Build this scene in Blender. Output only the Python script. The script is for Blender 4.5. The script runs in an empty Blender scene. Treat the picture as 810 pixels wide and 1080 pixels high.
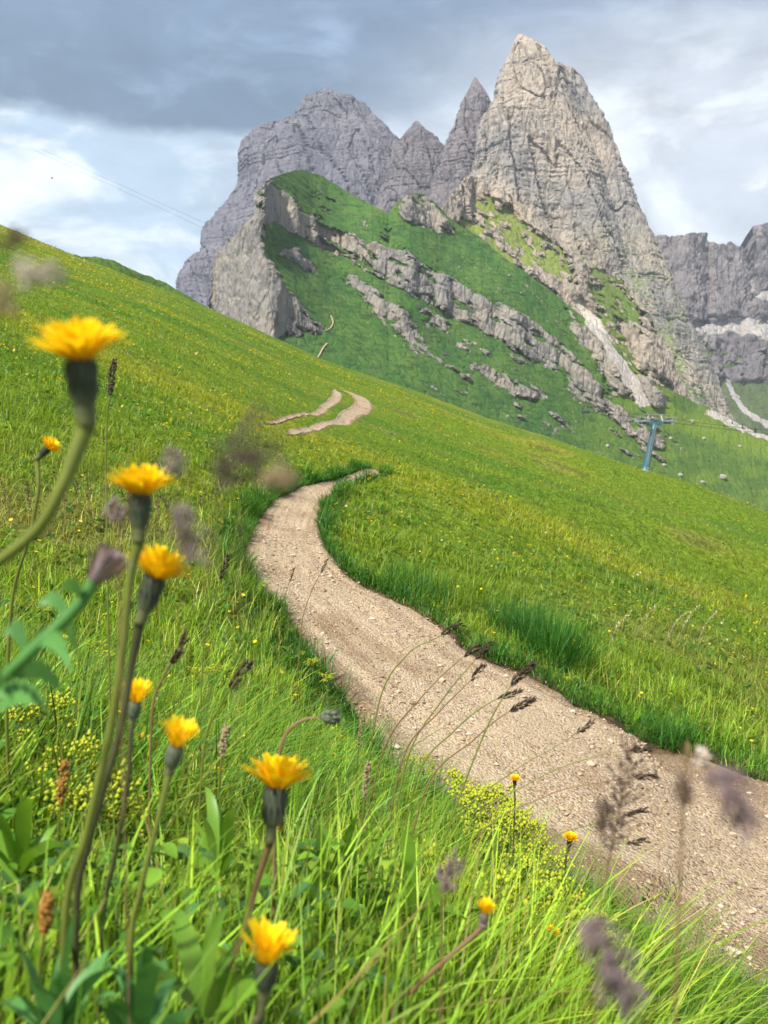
import bpy, math, random
import numpy as np
from mathutils import Vector

random.seed(7)
RNG = np.random.default_rng(11)
sc = bpy.context.scene
COL = sc.collection

# ------------------------------------------------------------------ camera
F = 935.0                                   # focal length in pixels of the 810x1080 photograph
PITCH = math.atan(70 / F)
cam_d = bpy.data.cameras.new('camera')
cam = bpy.data.objects.new('camera', cam_d); COL.objects.link(cam)
cam_d.sensor_fit = 'VERTICAL'; cam_d.sensor_height = 24.0; cam_d.sensor_width = 18.0
cam_d.lens = 24.0 * F / 1080
cam_d.clip_start = 0.02; cam_d.clip_end = 30000
cam.location = (0, 0, 0); cam.rotation_euler = (math.pi / 2 - PITCH, 0, 0)
cam_d.dof.use_dof = True; cam_d.dof.focus_distance = 2.6; cam_d.dof.aperture_fstop = cam_d.lens / 3.3
sc.camera = cam

# ------------------------------------------------------------------ sun, sky, exposure
SUN = Vector((-0.42, -0.56, 0.84)).normalized()
sd = bpy.data.lights.new('sun', 'SUN'); sd.energy = 4.6; sd.angle = math.radians(5.0); sd.color = (1.0, 0.95, 0.86)
so = bpy.data.objects.new('sun', sd); COL.objects.link(so)
so.rotation_euler = SUN.to_track_quat('Z', 'Y').to_euler(); so.location = (-30, -20, 60)
sc.view_settings.view_transform = 'Standard'; sc.view_settings.look = 'None'
sc.view_settings.gamma = 1; sc.view_settings.use_curve_mapping = False
sc.view_settings.exposure = 1.2
try:
    sc.cycles.use_denoising = True; sc.cycles.max_bounces = 6; sc.cycles.transparent_max_bounces = 4
    sc.cycles.volume_bounces = 0
except Exception: pass

class NT:
    """small helper for node trees"""
    def __init__(s, tree): s.t = tree; s.n = tree.nodes; s.l = tree.links
    def new(s, typ, **kw):
        n = s.n.new(typ)
        for k, v in kw.items(): setattr(n, k, v)
        return n
    def link(s, a, b): s.l.new(a, b)
    def put(s, sock, v):
        if isinstance(v, (int, float)): sock.default_value = v
        elif isinstance(v, (tuple, list)): sock.default_value = tuple(v) + ((1.0,) if len(v) == 3 and sock.type == 'RGBA' else ())
        else: s.l.new(v, sock)
    def math(s, op, a, b=0.0, clamp=False):
        n = s.new('ShaderNodeMath', operation=op, use_clamp=clamp); s.put(n.inputs[0], a); s.put(n.inputs[1], b); return n.outputs[0]
    def mix(s, f, a, b, blend='MIX'):
        n = s.new('ShaderNodeMix', data_type='RGBA', blend_type=blend); s.put(n.inputs[0], f); s.put(n.inputs[6], a); s.put(n.inputs[7], b); return n.outputs[2]
    def sstep(s, x, lo, hi):
        n = s.new('ShaderNodeMapRange', interpolation_type='SMOOTHSTEP', clamp=True); s.put(n.inputs[0], x); n.inputs[1].default_value = lo; n.inputs[2].default_value = hi; return n.outputs[0]
    def noise(s, vec, scale, detail=5, rough=0.55, dist=0.0):
        n = s.new('ShaderNodeTexNoise'); s.put(n.inputs['Vector'], vec); n.inputs['Scale'].default_value = scale
        n.inputs['Detail'].default_value = detail; n.inputs['Roughness'].default_value = rough; n.inputs['Distortion'].default_value = dist
        return n.outputs['Fac']
    def voro(s, vec, scale, feature='F1', out='Distance', rnd=1.0):
        n = s.new('ShaderNodeTexVoronoi', feature=feature); s.put(n.inputs['Vector'], vec); n.inputs['Scale'].default_value = scale; n.inputs['Randomness'].default_value = rnd
        return n.outputs[out]
    def mapping(s, vec, scale=(1, 1, 1), rot=(0, 0, 0), loc=(0, 0, 0)):
        n = s.new('ShaderNodeMapping'); s.put(n.inputs[0], vec); n.inputs['Scale'].default_value = scale; n.inputs['Rotation'].default_value = rot; n.inputs['Location'].default_value = loc; return n.outputs[0]

world = bpy.data.worlds.new('World'); sc.world = world; world.use_nodes = True
w = NT(world.node_tree); w.n.clear()
sky = w.new('ShaderNodeTexSky', sky_type='NISHITA'); sky.sun_disc = False
sky.sun_elevation = math.asin(SUN.z); sky.sun_rotation = math.atan2(SUN.x, SUN.y)
tc = w.new('ShaderNodeTexCoord').outputs['Generated']
sx = w.new('ShaderNodeSeparateXYZ'); w.link(tc, sx.inputs[0]); X, Z = sx.outputs[0], sx.outputs[2]
nb = w.noise(w.mapping(tc, (2.2, 2.2, 5.5), (0, 0.12, 0)), 1.6, 7, 0.56, 0.3)
nf = w.noise(w.mapping(tc, (3, 3, 8), (0, -0.55, 0), (3, 1, 2)), 2.4, 7, 0.58, 0.4)
ns = w.noise(w.mapping(tc, (2, 2, 4.0), (0, 0.5, 0), (7, 4, 0)), 2.8, 9, 0.60, 0.5)
edge = w.math('ADD', Z, w.math('MULTIPLY', w.math('SUBTRACT', nb, 0.5), 0.09))
edge = w.math('SUBTRACT', edge, w.math('MULTIPLY', w.sstep(X, -0.12, 0.25), 0.035))
dark = w.sstep(edge, 0.318, 0.336)
dark_r = w.sstep(edge, 0.30, 0.42)
dfac = w.math('ADD', w.math('MULTIPLY', dark, w.math('SUBTRACT', 1.0, w.sstep(X, -0.1, 0.12))), w.math('MULTIPLY', dark_r, w.sstep(X, -0.1, 0.12)), True)
c_dark = w.mix(w.sstep(X, -0.15, 0.3), (0.082, 0.145, 0.225), (0.17, 0.205, 0.285))
c_dark = w.mix(w.math('MULTIPLY', w.sstep(Z, 0.345, 0.43), 0.6), c_dark, (0.15, 0.225, 0.345))
c_dark = w.mix(w.math('MULTIPLY', w.sstep(nf, 0.48, 0.70), 0.6), c_dark, (0.27, 0.37, 0.52))
c_dark = w.mix(w.math('MULTIPLY', w.sstep(ns, 0.46, 0.36), 0.4), c_dark, (0.075, 0.125, 0.21))
c_lite = w.mix(w.sstep(X, -0.25, 0.25), (0.34, 0.45, 0.56), (0.50, 0.54, 0.60))
c_lite = w.mix(w.sstep(ns, 0.44, 0.64), c_lite, (0.72, 0.77, 0.80))
c_lite = w.mix(w.math('MULTIPLY', w.sstep(nf, 0.56, 0.72), 0.8), c_lite, (0.80, 0.82, 0.80))
cl = w.mix(dfac, c_lite, c_dark)
nt_ = w.noise(w.mapping(tc, (3, 3, 7), (0.1, 0.25, 0), (2, 9, 4)), 3.2, 9, 0.62, 0.6)
mv = w.math('ADD', w.math('MULTIPLY', nt_, 0.9), 0.55)
mc = w.new('ShaderNodeCombineColor'); [w.put(mc.inputs[i], mv) for i in range(3)]
cl = w.mix(1.0, cl, mc.outputs[0], 'MULTIPLY')
nis = w.mix(1.0, sky.outputs[0], (0.09, 0.09, 0.09), 'MULTIPLY')
tot = w.mix(0.92, nis, cl)
bg = w.new('ShaderNodeBackground'); w.link(tot, bg.inputs[0]); bg.inputs[1].default_value = 0.66
wo = w.new('ShaderNodeOutputWorld'); w.link(bg.outputs[0], wo.inputs[0])

# ------------------------------------------------------------------ numpy noise
_p = RNG.permutation(256).astype(np.int64); _p = np.concatenate([_p, _p, _p])
_g3 = RNG.normal(size=(256, 3)); _g3 /= np.linalg.norm(_g3, axis=1)[:, None]
_an = RNG.uniform(0, 2 * np.pi, 256); _g2 = np.stack([np.cos(_an), np.sin(_an)], 1)
def n2(x, y):
    x = np.asarray(x, float); y = np.asarray(y, float); x, y = np.broadcast_arrays(x, y)
    ix = np.floor(x).astype(np.int64); iy = np.floor(y).astype(np.int64); fx = x - ix; fy = y - iy
    u = fx * fx * fx * (fx * (fx * 6 - 15) + 10); v = fy * fy * fy * (fy * (fy * 6 - 15) + 10)
    r = 0
    for a in (0, 1):
        for b in (0, 1):
            g = _g2[_p[_p[(ix + a) & 255] + ((iy + b) & 255)]]
            r = r + (g[..., 0] * (fx - a) + g[..., 1] * (fy - b)) * (u if a else 1 - u) * (v if b else 1 - v)
    return r * 1.5
def n3(x, y, z):
    x, y, z = np.broadcast_arrays(np.asarray(x, float), np.asarray(y, float), np.asarray(z, float))
    ix = np.floor(x).astype(np.int64); iy = np.floor(y).astype(np.int64); iz = np.floor(z).astype(np.int64)
    fx = x - ix; fy = y - iy; fz = z - iz
    q = lambda f: f * f * f * (f * (f * 6 - 15) + 10)
    u, v, t = q(fx), q(fy), q(fz); r = 0
    for a in (0, 1):
        for b in (0, 1):
            pab = _p[_p[(ix + a) & 255] + ((iy + b) & 255)]
            for c in (0, 1):
                g = _g3[_p[pab + ((iz + c) & 255)]]
                r = r + (g[..., 0] * (fx - a) + g[..., 1] * (fy - b) + g[..., 2] * (fz - c)) * (u if a else 1 - u) * (v if b else 1 - v) * (t if c else 1 - t)
    return r * 1.5
def fbm2(x, y, o=4, gain=0.5):
    r = 0; a = 1.0; s = 0
    for i in range(o): r = r + a * n2(x * 2 ** i + 17.3 * i, y * 2 ** i + 5.1 * i); s += a; a *= gain
    return r / s
def fbm3(x, y, z, o=4, gain=0.5, ridged=False):
    r = 0; a = 1.0; s = 0
    for i in range(o):
        v = n3(x * 2 ** i + 17.3 * i, y * 2 ** i + 5.1 * i, z * 2 ** i + 9.7 * i)
        if ridged: v = 1 - 2 * np.abs(v)
        r = r + a * v; s += a; a *= gain
    return r / s
def ss(x, lo, hi):
    t = np.clip((np.asarray(x, float) - lo) / (hi - lo), 0, 1); return t * t * (3 - 2 * t)

# ------------------------------------------------------------------ photo rays
cp, sp = math.cos(PITCH), math.sin(PITCH)
def ray(px, py):
    px = np.asarray(px, float); py = np.asarray(py, float)
    a = (px - 405) / F; b = (540 - py) / F
    dy = cp + b * sp
    return a / dy, (b * cp - sp) / dy            # X and Z per metre of depth
def at(px, py, Y):
    a, c = ray(px, py); return Vector((float(a) * Y, Y, float(c) * Y))

# ------------------------------------------------------------------ the meadow's shape
SKY_PX = [(-600, 30), (-300, 125), (-150, 178), (0, 236), (100, 277), (190, 312), (340, 379), (420, 407), (500, 436), (600, 469), (680, 498), (810, 540), (1000, 602), (1400, 730)]
_sx, _sz = ray(np.array([p[0] for p in SKY_PX]), np.array([p[1] for p in SKY_PX]))
H0 = 1.9
def terrain(x, y):
    x = np.asarray(x, float); y = np.asarray(y, float)
    yy = np.maximum(y, 0.0) + 5.0
    u = np.clip(x / yy, -1.1, 1.1)
    S = np.interp(u, _sx, _sz); lin = 0.073 - 0.345 * u
    yc = 120 + 90 * ss(u, -0.4, 0.4)
    z = 0.073 * y - 0.345 * x + np.maximum(y, 0) * (S - lin) * ss(y, 2, 30) - H0 * (1 - np.clip(y, -20, 1e9) / yc)
    over = np.maximum(y - yc, 0)
    z = z - np.where(over < 120, 0.0035 * over ** 2, 0.0035 * 14400 + 0.84 * (over - 120)) 
    # the bank the camera stands on
    dx = x + 0.6; sxx = np.where(dx > 0, 1.6, 3.2)
    dyy = y - 0.2; syy = np.where(dyy > 0, 2.6, 4.0)
    z = z + 1.25 * np.exp(-(dx / sxx) ** 2 - (dyy / syy) ** 2)
    # mounds and rolls
    def mound(cx, cy, sx_, sy_, h, rot=0.0):
        c, s = math.cos(rot), math.sin(rot); ex = (x - cx) * c + (y - cy) * s; ey = -(x - cx) * s + (y - cy) * c
        return h * np.exp(-(ex / sx_) ** 2 - (ey / sy_) ** 2)
    z = z + mound(1.7, 15.2, 2.0, 1.9, 0.34) + mound(9.5, 22.5, 7, 1.9, 0.80, 0.05) - mound(10, 28, 8, 2.6, 0.95, 0.05) + mound(14, 44, 12, 4.5, 1.7, 0.08) - mound(16, 56, 14, 5, 1.2, 0.08)
    far = ss(y, 3, 25) * (1 - 0.95 * np.exp(-((x + 1.6) / 4.0) ** 2) * ss(y, 15, 17.5) * (1 - ss(y, 70, 100)))
    z = z + far * (0.34 * fbm2(x / 17, y / 9, 3) + 0.16 * fbm2(x / 3.6, y / 2.3, 2))
    z = z + 0.035 * fbm2(x / 0.9, y / 0.9, 2)
    return z
def hit(px, py, ymin=0.35, ymax=260):
    ax, cz = ray(px, py); ax = float(ax); cz = float(cz)
    ys = np.geomspace(ymin, ymax, 1500)
    d = cz * ys - terrain(ax * ys, ys)
    k = np.argmax(d <= 0)
    if d[k] > 0: k = len(ys) - 1
    return np.array([ax * ys[k], ys[k]])

PATH_A = [((397, 494), (411, 499)), ((376, 497), (398, 503)), ((345, 506), (374, 512)), ((312, 512), (351, 526)), ((285, 525), (339, 547)), ((266, 549), (341, 571)), ((258, 578), (355, 597)),
          ((272, 608), (385, 623)), ((302, 642), (430, 646)), ((350, 692), (490, 686)), ((415, 757), (555, 718)), ((490, 832), (640, 760)), ((580, 902), (720, 793)), ((690, 975), (812, 832)), ((850, 1070), (935, 890))]
PATH_B = [((296, 453), (306, 462)), ((318, 448), (328, 456)), ((340, 441), (350, 449)), ((357, 436), (370, 442)), ((368, 430), (387, 435)), ((374, 422), (386, 424)), ((366, 415), (376, 414)), ((355, 411), (363, 410))]
PATH_C = [((272, 443), (284, 449)), ((295, 437), (305, 442)), ((320, 434), (328, 437)), ((338, 430), (345, 433)), ((350, 425), (357, 427)), ((352, 418), (358, 418)), ((350, 412), (356, 411))]
def catmull(P, n):
    P = np.asarray(P, float); Q = np.vstack([2 * P[0] - P[1], P, 2 * P[-1] - P[-2]]); out = []
    for i in range(1, len(Q) - 2):
        t = np.linspace(0, 1, n, endpoint=False)[:, None]
        a, b, c, d = Q[i - 1], Q[i], Q[i + 1], Q[i + 2]
        out.append(0.5 * (2 * b + (c - a) * t + (2 * a - 5 * b + 4 * c - d) * t * t + (3 * b - a - 3 * c + d) * t ** 3))
    return np.vstack(out + [P[-1:]])
def path_lines(pairs):
    L = np.array([hit(*p[0]) for p in pairs]); R = np.array([hit(*p[1]) for p in pairs])
    return L, R
PATH_B = [(298, 459), (322, 453), (345, 447), (364, 441), (379, 433), (384, 425), (378, 418), (367, 413), (356, 410)]
PATH_C = [(274, 447), (300, 441), (324, 436), (342, 430), (353, 422), (356, 415), (352, 410)]
L_, R_ = path_lines(PATH_A); PATHS = [(catmull(L_, 24), catmull(R_, 24))]
for pr, hw_ in ((PATH_B, 0.40), (PATH_C, 0.22)):
    c_ = catmull(np.array([hit(*p) for p in pr]), 24); k_ = np.ones(25) / 25
    c_ = np.stack([np.convolve(np.pad(c_[:, i], 12, 'edge'), k_, 'valid') for i in (0, 1)], 1)
    t_ = np.gradient(c_, axis=0); t_ /= np.linalg.norm(t_, axis=1)[:, None] + 1e-9; n_ = np.stack([t_[:, 1], -t_[:, 0]], 1)
    hv_ = (hw_ * (0.28 + 0.72 * ss(c_[:, 1], 18, 40)))[:, None] * (0.5 + 0.5 * np.abs(t_[:, 1:2]) ** 1.5) ; PATHS.append((c_ - n_ * hv_, c_ + n_ * hv_))
_pc = np.vstack([(a + b) / 2 for a, b in PATHS]); _pw = np.concatenate([np.linalg.norm(a - b, axis=1) / 2 for a, b in PATHS])
_pt = np.vstack([np.gradient((a + b) / 2, axis=0) for a, b in PATHS]); _pt /= np.linalg.norm(_pt, axis=1)[:, None]
# perpendicular half width
_pd = np.vstack([(b - a) for a, b in PATHS]); _pw = np.abs(_pd[:, 0] * _pt[:, 1] - _pd[:, 1] * _pt[:, 0]) / 2
_pw = np.clip(_pw, 0.15, 1.75); _pw = np.where(_pc[:, 1] > 15.5, np.clip(_pw, 0.15, 0.7), _pw)
_pz = terrain(_pc[:, 0], _pc[:, 1])
def path_near(x, y):
    """distance to the nearest path axis in half widths, and the axis height there"""
    x = np.ravel(x); y = np.ravel(y); d = np.empty(len(x)); k = np.empty(len(x), int)
    for i in range(0, len(x), 20000):
        q = ((x[i:i + 20000, None] - _pc[None, :, 0]) ** 2 + (y[i:i + 20000, None] - _pc[None, :, 1]) ** 2) / _pw[None] ** 2
        k[i:i + 20000] = np.argmin(q, 1); d[i:i + 20000] = np.sqrt(q[np.arange(len(q)), k[i:i + 20000]])
    return d, k
def ground(x, y, dk=None):
    """terrain with the path cut into it as a bench"""
    shp = np.shape(x); z = np.ravel(terrain(x, y)); d, k = dk if dk is not None else path_near(x, y)
    m = (1 - ss(d, 1.0, 1.55)) * (1 - ss(_pc[k, 1], 12, 16))
    bench = _pz[k] + 0.35 * (z - _pz[k])
    return (z + (bench - z) * m * 0.8).reshape(shp), d.reshape(shp)
def gz(x, y): return float(ground(np.array([x]), np.array([y]))[0][0])

# ------------------------------------------------------------------ mesh helpers
def mesh_np(name, V, Fq, mat, parent=None, smooth=True, col=None, attrs=None):
    """one mesh object from numpy vertices and an (n,k) face array"""
    V = np.ascontiguousarray(V, np.float32); Fq = np.ascontiguousarray(Fq, np.int32); n, k = Fq.shape
    if parent is not None: V = V - np.array(parent.location, np.float32)
    me = bpy.data.meshes.new(name)
    me.vertices.add(len(V)); me.vertices.foreach_set('co', V.ravel())
    me.loops.add(n * k); me.loops.foreach_set('vertex_index', Fq.ravel())
    me.polygons.add(n); me.polygons.foreach_set('loop_start', np.arange(0, n * k, k, dtype=np.int32))
    me.polygons.foreach_set('use_smooth', np.full(n, smooth))
    if col is not None:
        a = me.attributes.new('Col', 'FLOAT_COLOR', 'POINT')
        c = np.ones((len(V), 4), np.float32); c[:, :3] = col; a.data.foreach_set('color', c.ravel())
    for kx, vv in (attrs or {}).items():
        a = me.attributes.new(kx, 'FLOAT', 'POINT'); a.data.foreach_set('value', np.ascontiguousarray(vv, np.float32))
    me.update(calc_edges=True)
    me.materials.append(mat)
    o = bpy.data.objects.new(name, me); COL.objects.link(o)
    if parent is not None: o.parent = parent
    return o
def grid_faces(nr, nc, wrap=False):
    i = np.arange(nr - 1)[:, None]; j = np.arange(nc if wrap else nc - 1)[None]
    j2 = (j + 1) % nc
    return np.stack([i * nc + j, i * nc + j2, (i + 1) * nc + j2, (i + 1) * nc + j], -1).reshape(-1, 4)
class MB:
    def __init__(s): s.v = []; s.f = []
    def add(s, V, Fs):
        b = len(s.v); s.v += [tuple(p) for p in V]; s.f += [tuple(i + b for i in f) for f in Fs]
    def tube(s, P, R, n=7, cap=True):
        P = [Vector(p) for p in P]; R = [R] * len(P) if isinstance(R, (int, float)) else R
        V = []; ref = Vector((0.3, 1, 0.2)).normalized()
        for i, p in enumerate(P):
            t = (P[min(i + 1, len(P) - 1)] - P[max(i - 1, 0)]).normalized()
            a = t.cross(ref)
            if a.length < 1e-3: a = t.cross(Vector((1, 0, 0)))
            a.normalize(); b = t.cross(a)
            V += [p + (a * math.cos(2 * math.pi * k / n) + b * math.sin(2 * math.pi * k / n)) * R[i] for k in range(n)]
        Fs = [(i * n + k, i * n + (k + 1) % n, (i + 1) * n + (k + 1) % n, (i + 1) * n + k) for i in range(len(P) - 1) for k in range(n)]
        if cap: Fs += [tuple(range(n)), tuple(range((len(P) - 1) * n, len(P) * n))]
        s.add(V, Fs); return s
    def strip(s, P, W, side, fold=0.0, up=None):
        """a leaf or petal: centre line P, half widths W, side vector; a fold along the middle"""
        V = []; side = Vector(side).normalized()
        for i, (p, wd) in enumerate(zip(P, W)):
            p = Vector(p); sdv = side[i] if isinstance(side, list) else side
            u = Vector(up) if up is not None else Vector((0, 0, 1))
            V += [p - sdv * wd + u * wd * fold, p, p + sdv * wd + u * wd * fold]
        Fs = []
        for i in range(len(P) - 1):
            Fs += [(3 * i, 3 * i + 1, 3 * i + 4, 3 * i + 3), (3 * i + 1, 3 * i + 2, 3 * i + 5, 3 * i + 4)]
        s.add(V, Fs); return s
    def box(s, c, h, M=None):
        c = Vector(c); V = []
        for a in (-1, 1):
            for b in (-1, 1):
                for d in (-1, 1):
                    q = Vector((a * h[0], b * h[1], d * h[2])); V.append(c + (M @ q if M else q))
        s.add(V, [(0, 1, 3, 2), (4, 6, 7, 5), (0, 4, 5, 1), (2, 3, 7, 6), (0, 2, 6, 4), (1, 5, 7, 3)]); return s
    def build(s, name, mat, parent=None, smooth=True):
        off = parent['_base'] if parent is not None and '_base' in parent else None
        o_ = Vector(off) if off is not None else Vector((0, 0, 0))
        me = bpy.data.meshes.new(name); me.from_pydata([tuple(Vector(p) - o_) for p in s.v], [], s.f)
        me.polygons.foreach_set('use_smooth', [smooth] * len(me.polygons)); me.materials.append(mat); me.update()
        o = bpy.data.objects.new(name, me); COL.objects.link(o)
        if parent is not None: o.parent = parent; o['_base'] = tuple(o_)
        return o
def thing(name, base, label, cat, group=None):
    o = bpy.data.objects.new(name, None); COL.objects.link(o); o.empty_display_size = 0.05
    o.location = base; o['_base'] = tuple(base); tag(o, label, cat, group); return o
def tag(o, label=None, cat=None, group=None, kind=None):
    if label: o['label'] = label
    if cat: o['category'] = cat
    if group: o['group'] = group
    if kind: o['kind'] = kind
    return o
def dup(o, loc, rz, scale, label, group=None):
    r = o.copy(); COL.objects.link(r); r.location = loc; r.rotation_euler = (0, 0, rz); r.scale = (scale,) * 3; r['label'] = label
    if group: r['group'] = group
    for ch in o.children:
        c = ch.copy(); COL.objects.link(c); c.parent = r
        for g in ch.children:
            d = g.copy(); COL.objects.link(d); d.parent = c
    return r

# ------------------------------------------------------------------ materials
def mat_new(name):
    m = bpy.data.materials.new(name); m.use_nodes = True; t = NT(m.node_tree); t.n.clear()
    out = t.new('ShaderNodeOutputMaterial'); bs = t.new('ShaderNodeBsdfPrincipled'); t.link(bs.outputs[0], out.inputs[0])
    return m, t, bs, out
def bump(t, bs, h, dist, strength=1.0, prev=None):
    b = t.new('ShaderNodeBump'); t.put(b.inputs['Height'], h); b.inputs['Distance'].default_value = dist; b.inputs['Strength'].default_value = strength
    if prev is not None: t.link(prev, b.inputs['Normal'])
    t.link(b.outputs[0], bs.inputs['Normal']); return b.outputs[0]
def leafy(name, attr=True, colr=(0.08, 0.14, 0.02), trans=0.35, rough=0.5, vary=0.35, scale=40, spec=0.3, tint=1.0):
    m, t, bs, out = mat_new(name)
    if attr: c = t.new('ShaderNodeAttribute', attribute_name='Col').outputs['Color']
    else: c = colr
    gp = t.new('ShaderNodeNewGeometry').outputs['Position']
    n = t.noise(gp, scale, 3)
    f = t.math('ADD', t.math('MULTIPLY', n, 2 * vary), 1 - vary)
    cc = t.new('ShaderNodeCombineColor'); [t.put(cc.inputs[i], f) for i in range(3)]
    c2 = t.mix(1.0, c, cc.outputs[0], 'MULTIPLY')
    t.link(c2, bs.inputs['Base Color']); bs.inputs['Roughness'].default_value = rough; bs.inputs['Specular IOR Level'].default_value = spec
    if trans > 0:
        tr = t.new('ShaderNodeBsdfTranslucent'); t.link(t.mix(1.0, c2, (1.15, 1.1, 0.6), 'MULTIPLY'), tr.inputs[0])
        mx = t.new('ShaderNodeMixShader'); mx.inputs[0].default_value = trans
        t.link(bs.outputs[0], mx.inputs[1]); t.link(tr.outputs[0], mx.inputs[2]); t.link(mx.outputs[0], out.inputs[0])
    return m
M_GRASS = leafy('grass_blades', True, trans=0.5, rough=0.45, vary=0.25, scale=9)
M_LEAF = leafy('broad_leaf', False, (0.125, 0.25, 0.026), 0.35, 0.4, 0.35, 45)
M_LEAF_BLUE = leafy('blue_green_leaf', False, (0.085, 0.22, 0.055), 0.25, 0.4, 0.4, 60)
M_STEM = leafy('green_stem', False, (0.12, 0.14, 0.025), 0.0, 0.5, 0.4, 30)
M_STEM_DARK = leafy('dark_stem', False, (0.055, 0.055, 0.022), 0.0, 0.55, 0.4, 50)
def calyx_mat(name, c0, c1):
    m, t, bs, out = mat_new(name); a = t.new('ShaderNodeAttribute', attribute_name='along').outputs['Fac']
    n = t.noise(t.new('ShaderNodeNewGeometry').outputs['Position'], 220, 3)
    c = t.mix(a, t.mix(n, c0, tuple(1.7 * q for q in c0)), c1); t.link(c, bs.inputs['Base Color']); bs.inputs['Roughness'].default_value = 0.75; return m
M_STEM_BROWN = leafy('brown_stem', False, (0.16, 0.10, 0.045), 0.0, 0.55, 0.35, 50)
M_CALYX = calyx_mat('calyx_dark', (0.022, 0.028, 0.014), (0.085, 0.095, 0.025))
M_CALYX_GREY = calyx_mat('calyx_grey_green', (0.06, 0.07, 0.042), (0.11, 0.12, 0.035))
M_SEED_DARK = leafy('seed_dark', False, (0.05, 0.03, 0.022), 0.15, 0.6, 0.5, 150)
M_SEED_PURPLE = leafy('seed_purple', False, (0.26, 0.19, 0.20), 0.4, 0.6, 0.5, 150)
M_SEED_BROWNISH = leafy('seed_brownish', False, (0.12, 0.085, 0.075), 0.4, 0.6, 0.5, 150)
M_SEED_TAN = leafy('seed_tan', False, (0.34, 0.26, 0.15), 0.3, 0.6, 0.4, 120)
M_SEED_ORANGE = leafy('seed_orange', False, (0.32, 0.15, 0.03), 0.2, 0.6, 0.4, 120)
M_LIME = leafy('lime_blossom', False, (0.42, 0.46, 0.03), 0.3, 0.6, 0.3, 160)
M_STRAW = leafy('straw_blade', False, (0.36, 0.34, 0.10), 0.3, 0.5, 0.3, 40)
M_PALE = leafy('pale_blossom', False, (0.55, 0.47, 0.40), 0.3, 0.7, 0.3, 120)
M_YELLOW = leafy('yellow_blossom', False, (0.75, 0.52, 0.02), 0.3, 0.6, 0.2, 160)
def petal_mat():
    m, t, bs, out = mat_new('yellow_floret')
    a = t.new('ShaderNodeAttribute', attribute_name='along').outputs['Fac']
    n = t.noise(t.new('ShaderNodeNewGeometry').outputs['Position'], 260, 3)
    c = t.mix(a, (0.82, 0.42, 0.004), (0.96, 0.70, 0.010))
    c = t.mix(t.math('MULTIPLY', t.sstep(n, 0.5, 0.75), 0.5), c, (0.80, 0.42, 0.004))
    t.link(c, bs.inputs['Base Color']); bs.inputs['Roughness'].default_value = 0.55; bs.inputs['Specular IOR Level'].default_value = 0.15
    tr = t.new('ShaderNodeBsdfTranslucent'); t.link(c, tr.inputs[0]); mx = t.new('ShaderNodeMixShader'); mx.inputs[0].default_value = 0.4
    t.link(bs.outputs[0], mx.inputs[1]); t.link(tr.outputs[0], mx.inputs[2]); t.link(mx.outputs[0], out.inputs[0])
    return m
M_PETAL = petal_mat()

def meadow_col(x, y):
    """albedo of the sward: patches of deep green (also the shading of folds), yellowish, straw and dark herb growth"""
    a = fbm2(x / 26 + 3, y / 7, 4) * 1.35; b = fbm2(x / 5 + 9, y / 2.6 + 4, 3) * 1.3; c = fbm2(x / 60 + 1, y / 22 + 8, 2)
    d = fbm2(x / 1.6 + 21, y / 1.1 + 2, 2)
    g = np.array([0.162, 0.250, 0.020]); lush_lighting = np.array([0.098, 0.215, 0.018]); yel = np.array([0.265, 0.295, 0.022]); straw = np.array([0.30, 0.245, 0.08]); darkg = np.array([0.052, 0.125, 0.016])
    def mx(C, D, f): return C + (D - C) * np.clip(f, 0, 1)[..., None]
    C = np.broadcast_to(g, np.shape(x) + (3,)).copy()
    C = mx(C, yel, ss(a + 0.4 * c + 0.35 * b, 0.02, 0.42) * 0.9)
    C = mx(C, lush_lighting, ss(-a + 0.4 * b, 0.02, 0.35) * 0.8)  # deep green growth; its bands also stand in for shading of the folds
    C = mx(C, straw, ss(b * 0.7 + 0.6 * c + 0.3 * d - 0.25 * (y < 6), 0.12, 0.55) * 0.6)
    C = mx(C, darkg, ss(d + 0.6 * b, 0.25, 0.65) * 0.45)
    f1 = 0.75 * np.exp(-((x + 2.3) / 1.5) ** 2 - ((y - 5.6) / 2.4) ** 2) + 0.45 * np.exp(-((x - 3.6) / 1.8) ** 2 - ((y - 9.5) / 2.0) ** 2)
    C = mx(C, np.array([0.25, 0.225, 0.07]), f1 * ss(b + d, -0.5, 0.3))
    return C
def ground_mat():
    m, t, bs, out = mat_new('meadow_soil_and_sward')
    c = t.new('ShaderNodeAttribute', attribute_name='Col').outputs['Color']
    P = t.new('ShaderNodeNewGeometry').outputs['Position']
    n1 = t.noise(P, 7, 6, 0.65); n2_ = t.noise(P, 1.6, 5, 0.6)
    c = t.mix(t.sstep(n1, 0.35, 0.7), t.mix(1.0, c, (0.5, 0.55, 0.5), 'MULTIPLY'), t.mix(1.0, c, (1.25, 1.2, 1.1), 'MULTIPLY'))
    c = t.mix(t.math('MULTIPLY', t.sstep(n2_, 0.58, 0.75), 0.5), c, (0.11, 0.085, 0.035))
    t.link(c, bs.inputs['Base Color']); bs.inputs['Roughness'].default_value = 0.9; bs.inputs['Specular IOR Level'].default_value = 0.1
    bump(t, bs, n1, 0.12, 1.0, bump(t, bs, n2_, 0.25)); return m
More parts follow.
